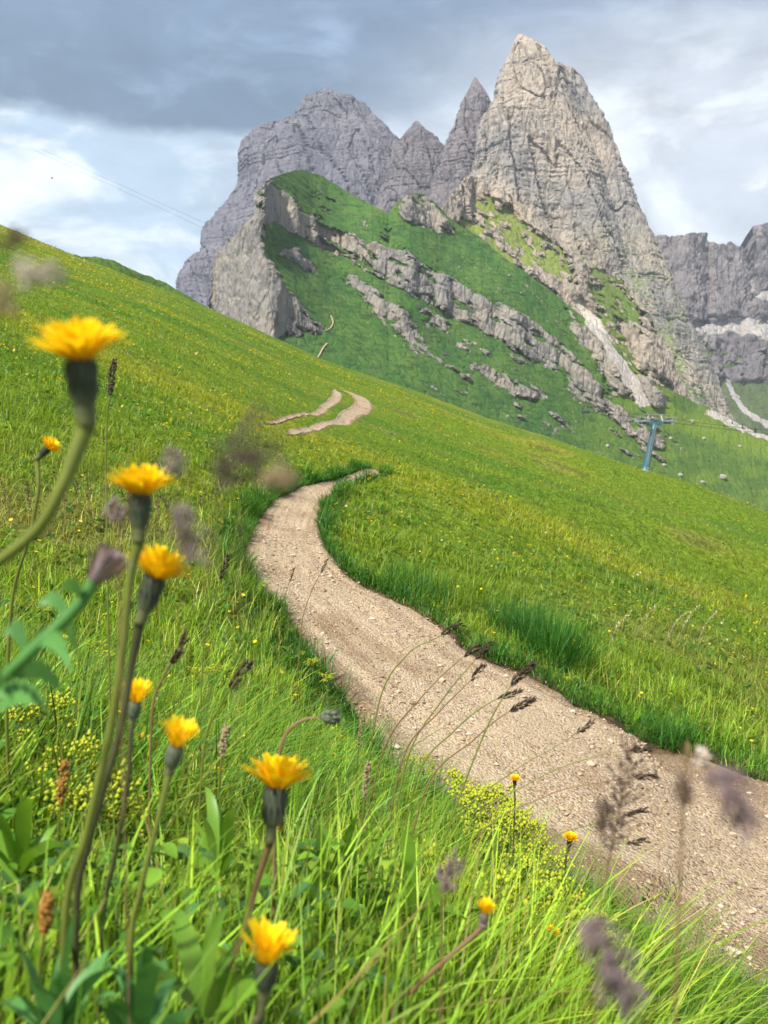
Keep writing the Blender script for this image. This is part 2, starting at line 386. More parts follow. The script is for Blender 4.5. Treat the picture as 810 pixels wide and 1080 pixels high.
def path_mat():
    m, t, bs, out = mat_new('path_gravel')
    P = t.new('ShaderNodeNewGeometry').outputs['Position']
    Pd = t.mapping(P, (1, 1, 1))
    v1 = t.voro(Pd, 62); v2 = t.voro(Pd, 140); cc = t.voro(Pd, 62, out='Color'); big = t.noise(P, 1.4, 5, 0.6); fine = t.noise(P, 24, 6, 0.7)
    s = t.new('ShaderNodeSeparateColor'); t.link(cc, s.inputs[0])
    c = t.mix(s.outputs[0], (0.31, 0.215, 0.125), (0.46, 0.35, 0.225))
    c = t.mix(t.math('MULTIPLY', t.sstep(s.outputs[1], 0.72, 0.95), 0.7), c, (0.50, 0.43, 0.34))
    c = t.mix(t.sstep(v1, 0.5, 0.85), c, (0.14, 0.10, 0.07))
    c = t.mix(t.math('MULTIPLY', t.sstep(fine, 0.45, 0.68), 0.55), c, (0.30, 0.22, 0.15))
    c = t.mix(t.math('MULTIPLY', t.sstep(big, 0.50, 0.66), 0.75), c, (0.215, 0.14, 0.08))
    la = t.new('ShaderNodeAttribute', attribute_name='lat').outputs['Fac']; ru = t.new('ShaderNodeAttribute', attribute_name='run').outputs['Fac']
    cv = t.new('ShaderNodeCombineXYZ'); t.put(cv.inputs[0], t.math('MULTIPLY', ru, 0.45)); t.put(cv.inputs[1], t.math('MULTIPLY', la, 3.0)); rut = t.noise(cv.outputs[0], 1.6, 6, 0.62)
    side = t.sstep(t.math('ADD', la, t.math('MULTIPLY', t.math('SUBTRACT', rut, 0.5), 1.1)), 0.45, 0.95)
    c = t.mix(t.math('MULTIPLY', side, 0.62), c, (0.17, 0.11, 0.062))
    c = t.mix(t.math('MULTIPLY', t.sstep(rut, 0.55, 0.42), 0.35), c, (0.47, 0.37, 0.25))
    ed = t.new('ShaderNodeAttribute', attribute_name='edge').outputs['Fac']
    c = t.mix(t.math('MULTIPLY', t.math('MULTIPLY', ed, t.sstep(fine, 0.32, 0.62)), t.sstep(big, 0.38, 0.6)), c, (0.115, 0.075, 0.04))
    t.link(c, bs.inputs['Base Color']); bs.inputs['Roughness'].default_value = 0.9; bs.inputs['Specular IOR Level'].default_value = 0.2
    h = t.math('SUBTRACT', t.math('MULTIPLY', fine, 0.5), t.math('ADD', v1, t.math('MULTIPLY', v2, 0.4)))
    bump(t, bs, h, 0.012, 1.0); return m
def rock_mat(name, ca, cb, cc_, stain, sc_=1.0, grass=None, attr=False, bd=1.0, gz_=(0.5, 0.68), scree=(0.55, 0.5, 0.44)):
    """limestone: vertical fluting, strata, stains; grass on the gentle ledges"""
    m, t, bs, out = mat_new(name)
    G = t.new('ShaderNodeNewGeometry'); P = G.outputs['Position']
    v = t.mapping(P, (1, 1, 0.16), (0.06, 0.22, 0)); h = t.mapping(P, (0.25, 0.25, 1.3), (0.12, -0.2, 0))
    nb_ = t.noise(P, 0.011 * sc_, 5, 0.6); nv = t.noise(v, 0.05 * sc_, 8, 0.68, 0.6); nh = t.noise(h, 0.07 * sc_, 6, 0.6); nf_ = t.noise(v, 0.25 * sc_, 7, 0.7)
    vc = t.voro(t.mapping(P, (1, 1, 0.35)), 0.09 * sc_, 'DISTANCE_TO_EDGE')
    c = t.mix(t.sstep(nb_, 0.36, 0.62), ca, cb)
    c = t.mix(t.math('MULTIPLY', t.sstep(nh, 0.50, 0.70), 0.4), c, cc_)
    c = t.mix(t.math('MULTIPLY', t.sstep(nv, 0.55, 0.72), 0.6), c, stain)
    c = t.mix(t.math('MULTIPLY', t.sstep(nf_, 0.56, 0.72), 0.45), c, stain)
    c = t.mix(t.math('MULTIPLY', t.sstep(nf_, 0.46, 0.30), 0.5), c, cc_)
    ck = t.voro(t.mapping(t.mix(0.5, P, t.new('ShaderNodeTexNoise').outputs['Color']) if False else P, (1, 1, 0.3), (0.05, 0.22, 0)), 0.055 * sc_, 'DISTANCE_TO_EDGE')
    ckf = t.math('MULTIPLY', t.sstep(t.math('ADD', ck, t.math('MULTIPLY', t.math('SUBTRACT', nf_, 0.5), 0.5)), 0.07, 0.0), 0.42)
    c = t.mix(ckf, c, tuple(0.55 * q for q in stain))
    hgt = t.math('ADD', t.math('MULTIPLY', nv, 1.6), t.math('ADD', nf_, t.math('MULTIPLY', t.sstep(vc, 0.0, 0.12), 0.25)))
    if grass is not None:
        sn = t.new('ShaderNodeSeparateXYZ'); t.link(G.outputs['Normal'], sn.inputs[0])
        gn = t.noise(t.mapping(P, (1.0, 0.5, 0.8), (0, 0.7, 0)), 0.045 * sc_, 7, 0.66); gn2 = t.noise(t.mapping(P, (0.35, 0.6, 1.6), (0, 0.62, 0)), 0.3, 6, 0.7)
        gc = t.mix(t.sstep(gn, 0.38, 0.62), grass[0], grass[1]); gc = t.mix(t.math('MULTIPLY', t.sstep(gn2, 0.46, 0.64), 0.85), gc, grass[2])
        if attr:
            ra = t.new('ShaderNodeAttribute', attribute_name='rock').outputs['Fac']; sa = t.new('ShaderNodeAttribute', attribute_name='scree').outputs['Fac']
            ga = t.new('ShaderNodeAttribute', attribute_name='lush_lighting').outputs['Fac']
            gc = t.mix(ga, gc, grass[3])  # brighter grass colour, sunlit patches painted in through this mask
            c = t.mix(sa, c, t.mix(t.sstep(nf_, 0.35, 0.65), scree, tuple(0.72 * q for q in scree)))
            ra2 = t.math('ADD', ra, t.math('MULTIPLY', t.math('SUBTRACT', nf_, 0.5), 0.7))
            g = t.math('SUBTRACT', 1.0, t.sstep(t.math('MAXIMUM', ra2, sa), 0.38, 0.56))
            led = t.sstep(t.math('ADD', sn.outputs[2], t.math('MULTIPLY', t.math('SUBTRACT', gn, 0.5), 0.8)), gz_[0], gz_[1])
            g = t.math('MAXIMUM', g, t.math('MULTIPLY', led, t.math('SUBTRACT', 1.0, sa)))
        else:
            pz = t.new('ShaderNodeSeparateXYZ'); t.link(P, pz.inputs[0])
            sl = t.math('ADD', sn.outputs[2], t.math('MULTIPLY', t.math('SUBTRACT', gn, 0.5), 0.9))
            g = t.sstep(sl, gz_[0], gz_[1])
            low = t.math('ADD', pz.outputs[2], t.math('MULTIPLY', t.math('SUBTRACT', gn, 0.5), 120))
            g = t.math('MULTIPLY', g, t.math('SUBTRACT', 1.0, t.sstep(low, grass[4], grass[5])))
        c = t.mix(g, c, gc)
        hgt = t.math('MULTIPLY', hgt, t.math('SUBTRACT', 1.0, t.math('MULTIPLY', g, 0.5)))
    t.link(c, bs.inputs['Base Color']); bs.inputs['Roughness'].default_value = 0.92; bs.inputs['Specular IOR Level'].default_value = 0.1
    bump(t, bs, hgt, 5.0 / sc_ * bd, 1.0)
    return m
def plain(name, c, rough=0.5, metal=0.0, vary=0.25, scale=8):
    m, t, bs, out = mat_new(name); P = t.new('ShaderNodeNewGeometry').outputs['Position']
    n = t.noise(P, scale, 5, 0.6)
    t.link(t.mix(t.math('MULTIPLY', n, vary * 2), c, tuple(q * 0.5 for q in c)), bs.inputs['Base Color'])
    bs.inputs['Roughness'].default_value = rough; bs.inputs['Metallic'].default_value = metal; return m

# ------------------------------------------------------------------ the meadow ground
nr, ncol = 820, 420
yr = np.concatenate([np.linspace(-7, 0.4, 50, endpoint=False), np.geomspace(1.0, 500.6, nr - 50) - 0.6])
tcol = np.linspace(-1, 1, ncol); tcol = np.sign(tcol) * np.abs(tcol) ** 1.15
GX = tcol[None, :] * (0.95 * np.maximum(yr, 0) + 9)[:, None]; GY = np.repeat(yr[:, None], ncol, 1)
dk = path_near(GX, GY); GZ, GD = ground(GX, GY, dk)
under = 1 - ss(GD, 0.86, 1.04)
GZ = GZ - under * np.where(GY < 14, 0.05, 0.03)
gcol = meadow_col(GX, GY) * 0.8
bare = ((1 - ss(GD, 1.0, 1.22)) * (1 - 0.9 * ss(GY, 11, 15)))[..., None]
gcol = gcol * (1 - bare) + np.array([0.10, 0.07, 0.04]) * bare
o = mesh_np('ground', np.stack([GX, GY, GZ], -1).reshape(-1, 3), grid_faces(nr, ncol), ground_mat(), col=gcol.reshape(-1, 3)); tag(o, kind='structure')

# ------------------------------------------------------------------ path
PM = path_mat()
def build_path(Lp, Rp, name):
    c = (Lp + Rp) / 2; seg = np.linalg.norm(np.diff(c, axis=0), axis=1); s = np.concatenate([[0], np.cumsum(seg)])
    st = [0.0]
    while st[-1] < s[-1]:
        yv = np.interp(st[-1], s, c[:, 1]); st.append(st[-1] + max(0.02, 0.006 * yv))
    st = np.array(st); T = np.linspace(-1.14, 1.14, 64)
    l = np.stack([np.interp(st, s, Lp[:, i]) for i in (0, 1)], 1); r = np.stack([np.interp(st, s, Rp[:, i]) for i in (0, 1)], 1)
    mid = (l + r) / 2; hv = (r - l) / 2
    t = np.gradient(mid, axis=0); t /= np.linalg.norm(t, axis=1)[:, None]
    perp = np.stack([t[:, 1], -t[:, 0]], 1); hw = np.abs((hv * perp).sum(1)); hw = np.convolve(np.pad(hw, 6, 'edge'), np.ones(13) / 13, 'valid')
    x = mid[:, None, 0] + T[None] * hw[:, None] * perp[:, None, 0]; y = mid[:, None, 1] + T[None] * hw[:, None] * perp[:, None, 1]
    z, d = ground(x, y)
    taper = ss(st, 0, 1.2) * ss(s[-1] - st, 0, 1.2) if mid[:, 1].min() > 14 else np.ones(len(st))
    x = mid[:, None, 0] + (x - mid[:, None, 0]) * (0.25 + 0.75 * taper[:, None]); y = mid[:, None, 1] + (y - mid[:, None, 1]) * (0.25 + 0.75 * taper[:, None]); z, d = ground(x, y)
    ab = np.abs(T)[None] + 0.16 * fbm2(x / 0.5, y / 0.5, 4, 0.6)
    fr_ = 1 - ss(y, 12, 16)
    z = z + 0.012 + 0.0 * (1 - fr_) - (0.04 + 0.07 * fr_) * ss(ab, 0.86, 1.14) - 0.03 * (1 - T[None] ** 2) + 0.028 * fbm2(x / 0.5, y / 0.5, 3) + 0.012 * fbm2(x / 0.06, y / 0.06, 2)
    ed = np.clip(ss(ab, 0.72, 0.98) + 0 * x, 0, 1) * (1 - 0.85 * ss(y, 11, 15))
    o = mesh_np(name, np.stack([x, y, z], -1).reshape(-1, 3), grid_faces(*x.shape), PM, attrs={'edge': ed.ravel(), 'lat': (np.abs(T)[None] + 0 * x).ravel(), 'run': (st[:, None] + 0 * x).ravel()}); tag(o, kind='structure')
    return mid, hw, perp
PINFO = [build_path(a, b, n) for (a, b), n in zip(PATHS, ('path', 'path', 'path'))]

# ------------------------------------------------------------------ mountains
def loft(name, rows, Y0, mat, depth=0.8, nlev=320, nang=380, amp=10.0, lam=45.0, vs=2.6, seed=0.0, top_round=2.0, terr=0.0, base_extra=0.0, buttress=0.18, skew=0.0):
    """a rock peak as a solid of stacked, fractured cross sections; rows = (photo row, left, right) of its outline"""
    R = np.array(rows, float)
    k = np.linspace(0, 1, nlev) ** 1.05; row = R[0, 0] + (R[-1, 0] - R[0, 0]) * k
    xl = np.interp(row, R[:, 0], R[:, 1]); xr = np.interp(row, R[:, 0], R[:, 2])
    jg = ss(k, 0.0, 0.05) * np.minimum(1, (xr - xl) / 40)
    xl = xl + jg * (3.0 * fbm2(row / 13 + seed, row * 0 + seed, 4, 0.65) + 2.2 * np.abs(n2(row / 4.5, row * 0 + seed))); xr = xr + jg * (3.0 * fbm2(row / 13 + seed, row * 0 + seed + 9, 4, 0.65) - 2.2 * np.abs(n2(row / 4.5, row * 0 + seed + 3)))
    al, zz = ray(xl, row); ar, _ = ray(xr, row)
    cx = (al + ar) / 2 * Y0; a = (ar - al) / 2 * Y0; z = zz * Y0
    th = np.linspace(0, 2 * np.pi, nang, endpoint=False)
    # more samples on the camera side (theta = -pi/2)
    th = th + 0.42 * np.cos(th)
    A = a[:, None]; B = A * depth + base_extra * k[:, None] ** 3
    c, s = np.cos(th)[None], np.sin(th)[None]
    bt = 1 + buttress * n2(th[None] * 1.9 + seed + 0 * A, z[:, None] / 160 + seed)
    ct = np.where(np.abs(c) > 0.93, 1.0, bt)
    x = cx[:, None] + A * np.sign(c) * np.abs(c) ** 0.8 * (1 + (bt - 1) * (1 - np.abs(c)))
    y = Y0 + B * s * bt + skew * (x - cx[:, None])
    zg = np.repeat(z[:, None], nang, 1)
    q = seed * 7.7
    xs = x + 0.30 * zg
    r1 = fbm3(xs / (lam * 1.5) + q, y / (lam * 1.5), zg / (lam * 1.5 * vs * 1.3), 3, 0.42, True)
    r2 = fbm3(xs / (lam * 0.26) + q, y / (lam * 0.26), zg / (lam * 0.26 * vs * 1.5), 3, 0.5, True)
    r3 = fbm3(xs / (lam * 0.5), y / (lam * 0.5) + q, zg / (lam * 1.7), 3, 0.55)
    r4 = fbm3(x / (lam * 0.09) + q, y / (lam * 0.09), zg / (lam * 0.34), 3, 0.65, True)
    cr_ = np.abs(n3(xs / (lam * 0.6) + q + 0.25 * r3, y / (lam * 0.6), zg / (lam * 4.0))); crack = 1 - ss(cr_, 0.0, 0.06)
    disp = amp * (1.25 * (r1 - 0.35) + 0.30 * (r2 - 0.2) + 0.22 * r3 + 0.19 * (r4 - 0.2) - 0.34 * crack)
    if terr: 
        ph = zg / terr + 0.8 * fbm3(x / 90, y / 90, zg / 200, 2) + 0.25 * x / terr * 0.3
        fr = ph - np.floor(ph); disp = disp + amp * 0.22 * (ss(fr, 0.0, 0.75) - ss(fr, 0.75, 1.0))
    sm = np.minimum(1, A / (amp * 1.6)) * np.where(s < 0.2, 1, 0.6)
    x = x + disp * sm * c * 0.55; y = y + disp * sm * s
    zg = zg + sm * amp * 0.35 * fbm3(x / (lam * 0.3), y / (lam * 0.3), zg / (lam * 0.6), 3)
    V = np.stack([x, y, zg], -1).reshape(-1, 3)
    Fq = grid_faces(nlev, nang, True)
    o = mesh_np(name, V, Fq, mat, smooth=False); tag(o, kind='structure')
    return o

def relief(name, px0, px1, step, crest, bottom, ybot, slopes, mat, nlev=300, amp=(5.0, 1.2), lam=30.0, attrs=None, seed=0.0, dirx=0.0, smooth_n=5, front=(12, 14.0, 9.0), back=(10, 14.0, 0.55), flow=0.75):
    """a mountainside: built up from its foot, each strip rising at the slope of what it is made of"""
    px = np.arange(px0, px1 + step, step)
    cr = np.interp(px, *zip(*crest)); bo = np.interp(px, *zip(*bottom)); bo = np.maximum(bo, cr + 4)
    cr = cr + (1.6 if step != 0.9 else 4.0) * fbm2(px / 9 + seed, px * 0 + seed, 4, 0.6)
    k = np.linspace(0, 1, nlev)
    row = bo[None] + (cr - bo)[None] * k[:, None]; PX = np.repeat(px[None], nlev, 0)
    masks = attrs(PX, row)
    rock = masks['rock']
    slope = slopes(PX, row, masks)
    cot = 1 / np.tan(np.radians(slope))
    ax, cz = ray(PX, row)
    Y = np.empty_like(row); Y[0] = np.interp(px, *zip(*ybot))
    for i in range(1, nlev):
        c = cot[i]
        Y[i] = Y[i - 1] * (1 - c * cz[i - 1]) / (1 - c * cz[i])
    # columns share some depth so that the ground is continuous sideways
    kk = 2 * smooth_n + 1
    for _ in range(2):
        Yp = np.pad(Y, ((0, 0), (smooth_n, smooth_n)), 'edge'); Y = sum(Yp[:, j:j + Y.shape[1]] for j in range(kk)) / kk
    def box_(M, n):
        Mp = np.pad(M, ((0, 0), (n, n)), 'edge'); cs = np.cumsum(np.concatenate([np.zeros((M.shape[0], 1)), Mp], 1), 1); return (cs[:, 2 * n + 1:] - cs[:, :-2 * n - 1]) / (2 * n + 1)
    gw = 1 - np.clip(box_(rock, 5) * 1.6, 0, 1); Yw = box_(box_(box_(Y, 22), 22), 16); edge_ = ss(px, px0 + 40, px0 + 75)[None]
    Y = Y + (Yw - Y) * gw * edge_
    x = ax * Y; z = cz * Y
    P = np.stack([x, Y, z], -1)
    N = np.cross(np.gradient(P, axis=1), np.gradient(P, axis=0)); N /= np.linalg.norm(N, axis=-1)[..., None] + 1e-9
    fl = np.where(N[..., 1] > 0, -1, 1)[..., None]; N = N * fl
    q = seed * 5.3
    rr = fbm3(x / lam + q, Y / lam, z / (lam * 3.2), 4, 0.5, True) - 0.3
    rf = fbm3(x / (lam * .3) + q, Y / (lam * .3), z / (lam * .8), 3, 0.55, True) - 0.2
    gr = fbm2((PX * flow - row) / 3.6, (PX + row * flow) / 60 + seed, 4)          # runnels down the grass
    gl = fbm3(x / 26, Y / 26, z / 26 + q, 4)
    rb = np.clip(box_(rock, 7) * 1.3 - 0.2, 0.12, 1)
    d = rock * rb * amp[0] * (rr + 0.30 * rf + 0.22 * (fbm3(x / (lam * .1) + q, Y / (lam * .1), z / (lam * .3), 2, 0.6, True) - 0.2)) + (1 - rock) * amp[1] * (0.55 * gr + 1.4 * gl)
    P = P + N * d[..., None]
    # back of the crest and foot in front
    nb_, bs_, bdrop = back; nf_, fs_, fd_ = front
    Bk = [P[-1] + np.array([0, bs_ * j, -bdrop * bs_ * j ** 1.25 * 0.6]) for j in range(1, nb_ + 1)]
    Fr = [P[0] + np.array([0, -fs_ * j, -fd_ * j]) for j in range(nf_, 0, -1)]
    V = np.concatenate([np.array(Fr), P, np.array(Bk)], 0)
    def ext(M): return np.concatenate([np.repeat(M[:1], nf_, 0), M, np.repeat(M[-1:], nb_, 0)], 0).ravel()
    o = mesh_np(name, V.reshape(-1, 3), grid_faces(V.shape[0], V.shape[1]), mat, attrs={n: ext(v) for n, v in masks.items()}, smooth=False); tag(o, kind='structure')
    return px, P
def poly_mask(PX, PY, poly):
    """1 inside a polygon given in photo coordinates"""
    ins = np.zeros(PX.shape, bool); n = len(poly)
    for i in range(n):
        x1, y1 = poly[i]; x2, y2 = poly[(i + 1) % n]
        if y1 == y2: continue
        c = ((y1 > PY) != (y2 > PY)) & (PX < (x2 - x1) * (PY - y1) / (y2 - y1) + x1); ins ^= c
    return ins.astype(float)
def warp(PX, PY, a, s, seed=0.0, flow=0.75):
    # ragged edges, drawn out down the fall line
    u = (PX * flow - PY) / s; v = (PX + PY * flow) / (s * 2.2)
    return PX + a * fbm2(u + seed, v + seed, 4, 0.6), PY + a * fbm2(u + 31 + seed, v + 7, 4, 0.6)

GR_A = (0.046, 0.112, 0.023); GR_B = (0.075, 0.140, 0.028); GR_C = (0.024, 0.060, 0.018); GR_L = (0.125, 0.19, 0.022)
M_ROCK_TOWER = rock_mat('limestone_warm', (0.42, 0.355, 0.285), (0.265, 0.25, 0.24), (0.50, 0.435, 0.36), (0.13, 0.125, 0.13), 1.0, (GR_A, (0.13, 0.21, 0.035), GR_C, GR_L, 175, 250), gz_=(0.56, 0.74))
M_ROCK_GREY = rock_mat('limestone_grey', (0.20, 0.178, 0.188), (0.155, 0.142, 0.155), (0.265, 0.23, 0.225), (0.08, 0.073, 0.085), 0.8)
M_ROCK_FAR = rock_mat('limestone_haze_tint', (0.19, 0.178, 0.205), (0.145, 0.142, 0.172), (0.26, 0.238, 0.25), (0.08, 0.078, 0.105), 0.6)  # bluish violet of distant haze painted into the rock colour
M_RIDGE = rock_mat('grass_and_limestone', (0.34, 0.295, 0.24), (0.25, 0.235, 0.22), (0.45, 0.385, 0.30), (0.07, 0.075, 0.09), 1.6, (GR_A, GR_B, GR_C, GR_L), True, gz_=(0.86, 0.98))
M_SHOULDER = rock_mat('apron_limestone', (0.41, 0.345, 0.27), (0.31, 0.275, 0.24), (0.52, 0.44, 0.35), (0.13, 0.12, 0.12), 1.3, ((0.08, 0.14, 0.03), (0.115, 0.165, 0.04), (0.05, 0.09, 0.025), (0.17, 0.21, 0.05)), True, gz_=(0.86, 0.98), scree=(0.66, 0.60, 0.50))
M_WALL_R = rock_mat('dolomite_brown_grey', (0.225, 0.20, 0.20), (0.175, 0.158, 0.165), (0.30, 0.265, 0.25), (0.085, 0.08, 0.09), 0.6, ((0.06, 0.09, 0.03), (0.08, 0.11, 0.035), (0.05, 0.07, 0.03), GR_L), True, gz_=(0.9, 1.0), scree=(0.46, 0.425, 0.40))

# the big pointed tower
loft('mountain', [(36, 547, 549), (41, 543, 559), (48, 538, 568), (56, 535, 574), (66, 532, 578), (76, 529, 585), (80, 528, 598), (84, 527, 606), (94, 525, 614), (112, 522, 624), (118, 513, 627), (126, 507, 631), (150, 502, 642), (170, 499, 650), (190, 494, 657), (210, 484, 663), (235, 473, 671),
                  (258, 466, 682), (290, 458, 691), (330, 450, 706), (370, 445, 722), (410, 442, 738), (470, 438, 765), (520, 436, 790)], 930, M_ROCK_TOWER, depth=0.78, nlev=520, nang=640, amp=13, lam=46, vs=2.6, seed=1.3, terr=0, buttress=0.30, base_extra=70)
# the dark spire and the lower spire on its left
loft('mountain', [(82, 500, 502), (95, 495, 509), (110, 488, 517), (125, 481, 521), (150, 471, 528), (180, 462, 538), (220, 450, 555), (300, 430, 590)], 1080, M_ROCK_GREY, depth=0.7, nlev=200, nang=260, amp=9, lam=40, seed=2.1)
loft('mountain', [(128, 437, 441), (136, 431, 448), (150, 421, 462), (165, 414, 470), (185, 406, 478), (215, 398, 490), (260, 390, 510), (320, 380, 530)], 1180, M_ROCK_GREY, depth=0.75, nlev=200, nang=280, amp=10, lam=45, seed=3.7)
# the broad grey massif
loft('mountain', [(93, 344, 347), (97, 339, 353), (101, 334, 357), (103, 325, 362), (107, 321, 372), (112, 318, 384), (116, 316, 387), (127, 314, 397), (130, 304, 400), (136, 294, 403), (141, 270, 409), (152, 258, 420), (170, 253, 432), (197, 250, 445), (212, 240, 452), (228, 228, 458), (250, 216, 466), (272, 212, 474), (284, 198, 478), (300, 191, 484), (330, 184, 495), (380, 176, 510), (430, 170, 520)],
     1500, M_ROCK_FAR, depth=0.6, nlev=340, nang=460, amp=15, lam=62, vs=2.2, seed=4.9, terr=0, buttress=0.25)

# the grassy ridge with its cliff bands
RID_CREST = [(222, 330), (225, 305), (228, 280), (232, 266), (240, 258), (258, 240), (270, 226), (274, 200), (280, 189), (300, 183), (318, 178), (332, 182), (345, 189), (380, 209), (410, 226), (421, 213), (432, 205), (446, 204), (458, 212), (470, 226), (486, 238), (505, 250), (540, 278), (580, 306),
             (610, 330), (640, 352), (665, 385), (690, 405), (720, 418), (760, 437), (790, 452), (830, 468), (900, 495)]
RID_BOT = [(p[0], p[1] + 26) for p in SKY_PX]
CLIFFS = [
    [(225, 345), (222, 300), (230, 268), (258, 238), (272, 226), (279, 245), (277, 268), (290, 290), (308, 312), (318, 330), (345, 346), (340, 352), (300, 354), (285, 366)],      # big left face
    [(272, 226), (273, 196), (281, 188), (296, 200), (308, 210), (316, 222), (345, 238), (372, 248), (384, 262), (378, 276), (340, 262), (318, 248), (300, 238), (284, 236)],       # rock head and first band
    [(372, 248), (400, 256), (430, 272), (470, 292), (505, 312), (545, 330), (580, 352), (610, 380), (632, 408), (640, 436), (622, 425), (596, 398), (560, 378), (520, 356), (476, 330), (440, 312), (410, 300), (385, 282)],
    [(298, 264), (312, 262), (326, 276), (332, 290), (322, 288), (308, 276)],
    [(372, 290), (400, 310), (424, 326), (440, 350), (452, 366), (446, 374), (424, 360), (404, 340), (380, 312), (368, 298)],
    [(436, 320), (456, 330), (474, 344), (478, 352), (456, 344), (440, 332)],
    [(500, 380), (520, 388), (545, 404), (570, 416), (566, 424), (540, 416), (512, 398), (498, 390)],
    [(420, 230), (424, 212), (440, 205), (455, 214), (470, 232), (478, 245), (462, 246), (440, 240)],
    [(600, 330), (625, 350), (650, 385), (664, 412), (650, 420), (632, 392), (606, 352)],
    [(655, 385), (690, 405), (705, 425), (690, 430), (668, 420), (655, 405)],
    [(640, 418), (668, 436), (690, 455), (700, 468), (684, 470), (660, 455), (640, 438)],
]
SCREE = [[(612, 322), (628, 336), (652, 372), (676, 402), (688, 428), (676, 430), (660, 408), (640, 374), (618, 340)],
         [(745, 432), (790, 448), (830, 462), (860, 476), (858, 482), (812, 466), (770, 450), (745, 438)]]
def rid_attrs(PX, row):
    wx, wy = warp(PX, row, 12.0, 10.0)
    rock = np.zeros_like(PX)
    for p in CLIFFS: rock = np.maximum(rock, poly_mask(wx, wy, p))
    # broken outcrops along the strata below the bands
    st = fbm2((PX * 0.66 - row) / 10 + 2, (PX + row * 0.66) / 48, 4, 0.55); sp_ = fbm2(PX / 10, row / 8, 4, 0.65)
    zone = ss(row - (np.interp(PX, [280, 420, 500, 600, 700], [330, 330, 365, 405, 440])), -25, 10) * ss(PX, 420, 480) * (1 - ss(PX, 700, 740)) * (1 - ss(row - np.interp(PX, [400, 500, 600, 680], [395, 420, 462, 490]), 0, 14))
    rock = np.maximum(rock, zone * ss(st * 0.9 + sp_ * 0.45, 0.22, 0.32))
    z2 = ss(row - np.interp(PX, [250, 318, 420, 540, 640], [205, 186, 238, 290, 360]), -6, 4) * (1 - ss(row - np.interp(PX, [250, 318, 420, 540, 640], [225, 205, 256, 308, 385]), 0, 12)) * ss(PX, 318, 340)
    rock = np.maximum(rock, z2 * ss(sp_ + 0.3 * st, 0.30, 0.40))
    # grass tongues inside the bands
    rock = rock * (1 - ss(fbm2((PX * 0.62 - row) / 9, (PX + row * 0.62) / 32 + 5, 3), 0.2, 0.34) * ss(PX, 290, 330) * 0.95)
    scr = np.zeros_like(PX); vx, vy = warp(PX, row, 4.0, 9.0, 3.0)
    for p in SCREE: scr = np.maximum(scr, poly_mask(vx, vy, p))
    lush_lighting = ss(PX, 560, 700) * (0.35 + 0.65 * ss(fbm2(PX / 60, row / 24, 3), -0.15, 0.3))
    lush_lighting = np.maximum(lush_lighting * 0.8, ss(row - np.interp(PX, [600, 640, 680, 720, 810], [330, 375, 415, 440, 470]), -14, 0) * (1 - ss(row - np.interp(PX, [600, 640, 680, 720, 810], [330, 375, 415, 440, 470]), 8, 26)) * ss(PX, 600, 640))  # sunlit patch on the right slope, painted as brighter grass
    return {'rock': rock * (1 - scr), 'scree': scr, 'lush_lighting': lush_lighting}
def rid_slopes(PX, row, m):
    return 40 + 36 * m['rock'] - 3 * m['lush_lighting'] + 2 * fbm2(PX / 40, row / 30, 2)
RID_Y = [(222, 540), (230, 490), (250, 455), (285, 432), (340, 438), (420, 450), (500, 468), (600, 498), (700, 530), (810, 575), (900, 610)]
rid_px, RID = relief('mountain_ridge', 222, 900, 0.8, RID_CREST, RID_BOT, RID_Y, rid_slopes, M_RIDGE, nlev=340, amp=(4.2, 1.3), lam=26, attrs=rid_attrs, seed=1.7, front=(14, 14.0, 9.0))
def on_ridge(px, row):
    """point of the ridge's surface seen at a photo position"""
    i = int(np.clip(round((px - rid_px[0]) / 0.8), 0, len(rid_px) - 1)); col_ = RID[:, i]
    ax, cz = ray(px, row); k = int(np.argmin(np.abs(col_[:, 2] / col_[:, 1] - float(cz)))); return Vector(col_[k])

# the apron of rock and steep grass under the tower
SH_CREST = [(448, 262), (456, 238), (466, 214), (480, 196), (494, 186), (506, 192), (520, 200), (540, 212), (560, 224), (585, 246), (604, 268), (618, 282), (636, 284), (655, 296), (672, 314), (688, 340), (700, 366), (712, 392), (724, 416), (730, 424)]
SH_GRASS = [[(498, 210), (512, 206), (536, 222), (562, 244), (590, 262), (606, 284), (612, 306), (598, 300), (580, 290), (560, 286), (545, 268), (528, 250), (510, 238)],
            [(488, 220), (504, 236), (530, 262), (560, 290), (590, 316), (612, 336), (640, 366), (620, 366), (580, 330), (540, 300), (500, 262), (480, 240)],
            [(620, 282), (640, 284), (660, 300), (678, 326), (692, 352), (684, 356), (664, 340), (650, 336), (640, 352), (628, 330), (618, 306)],
            [(640, 330), (656, 350), (668, 376), (690, 400), (716, 416), (700, 424), (660, 396), (640, 362)]]
def sh_attrs(PX, row):
    vx, vy = warp(PX, row, 9.0, 9.0, 5.0); g = np.zeros_like(PX)
    for p in SH_GRASS: g = np.maximum(g, poly_mask(vx, vy, p))
    g = g * (1 - ss(fbm2((PX * .8 - row) / 8, (PX + row * .8) / 22, 4), 0.05, 0.22) * 0.9); vx, vy = warp(PX, row, 3.0, 9.0, 3.0); scr = poly_mask(vx, vy, [(604, 318), (612, 316), (634, 340), (656, 372), (676, 400), (668, 402), (640, 372), (620, 346)])
    return {'rock': (1 - g) * (1 - scr), 'scree': scr, 'lush_lighting': 0.75 * g * (1 - ss(PX, 606, 622)) + 0.25 * g}  # sunlight on the grass ramp painted into its colour, weaker in the gully
_cy = RID[-1, :, 1]
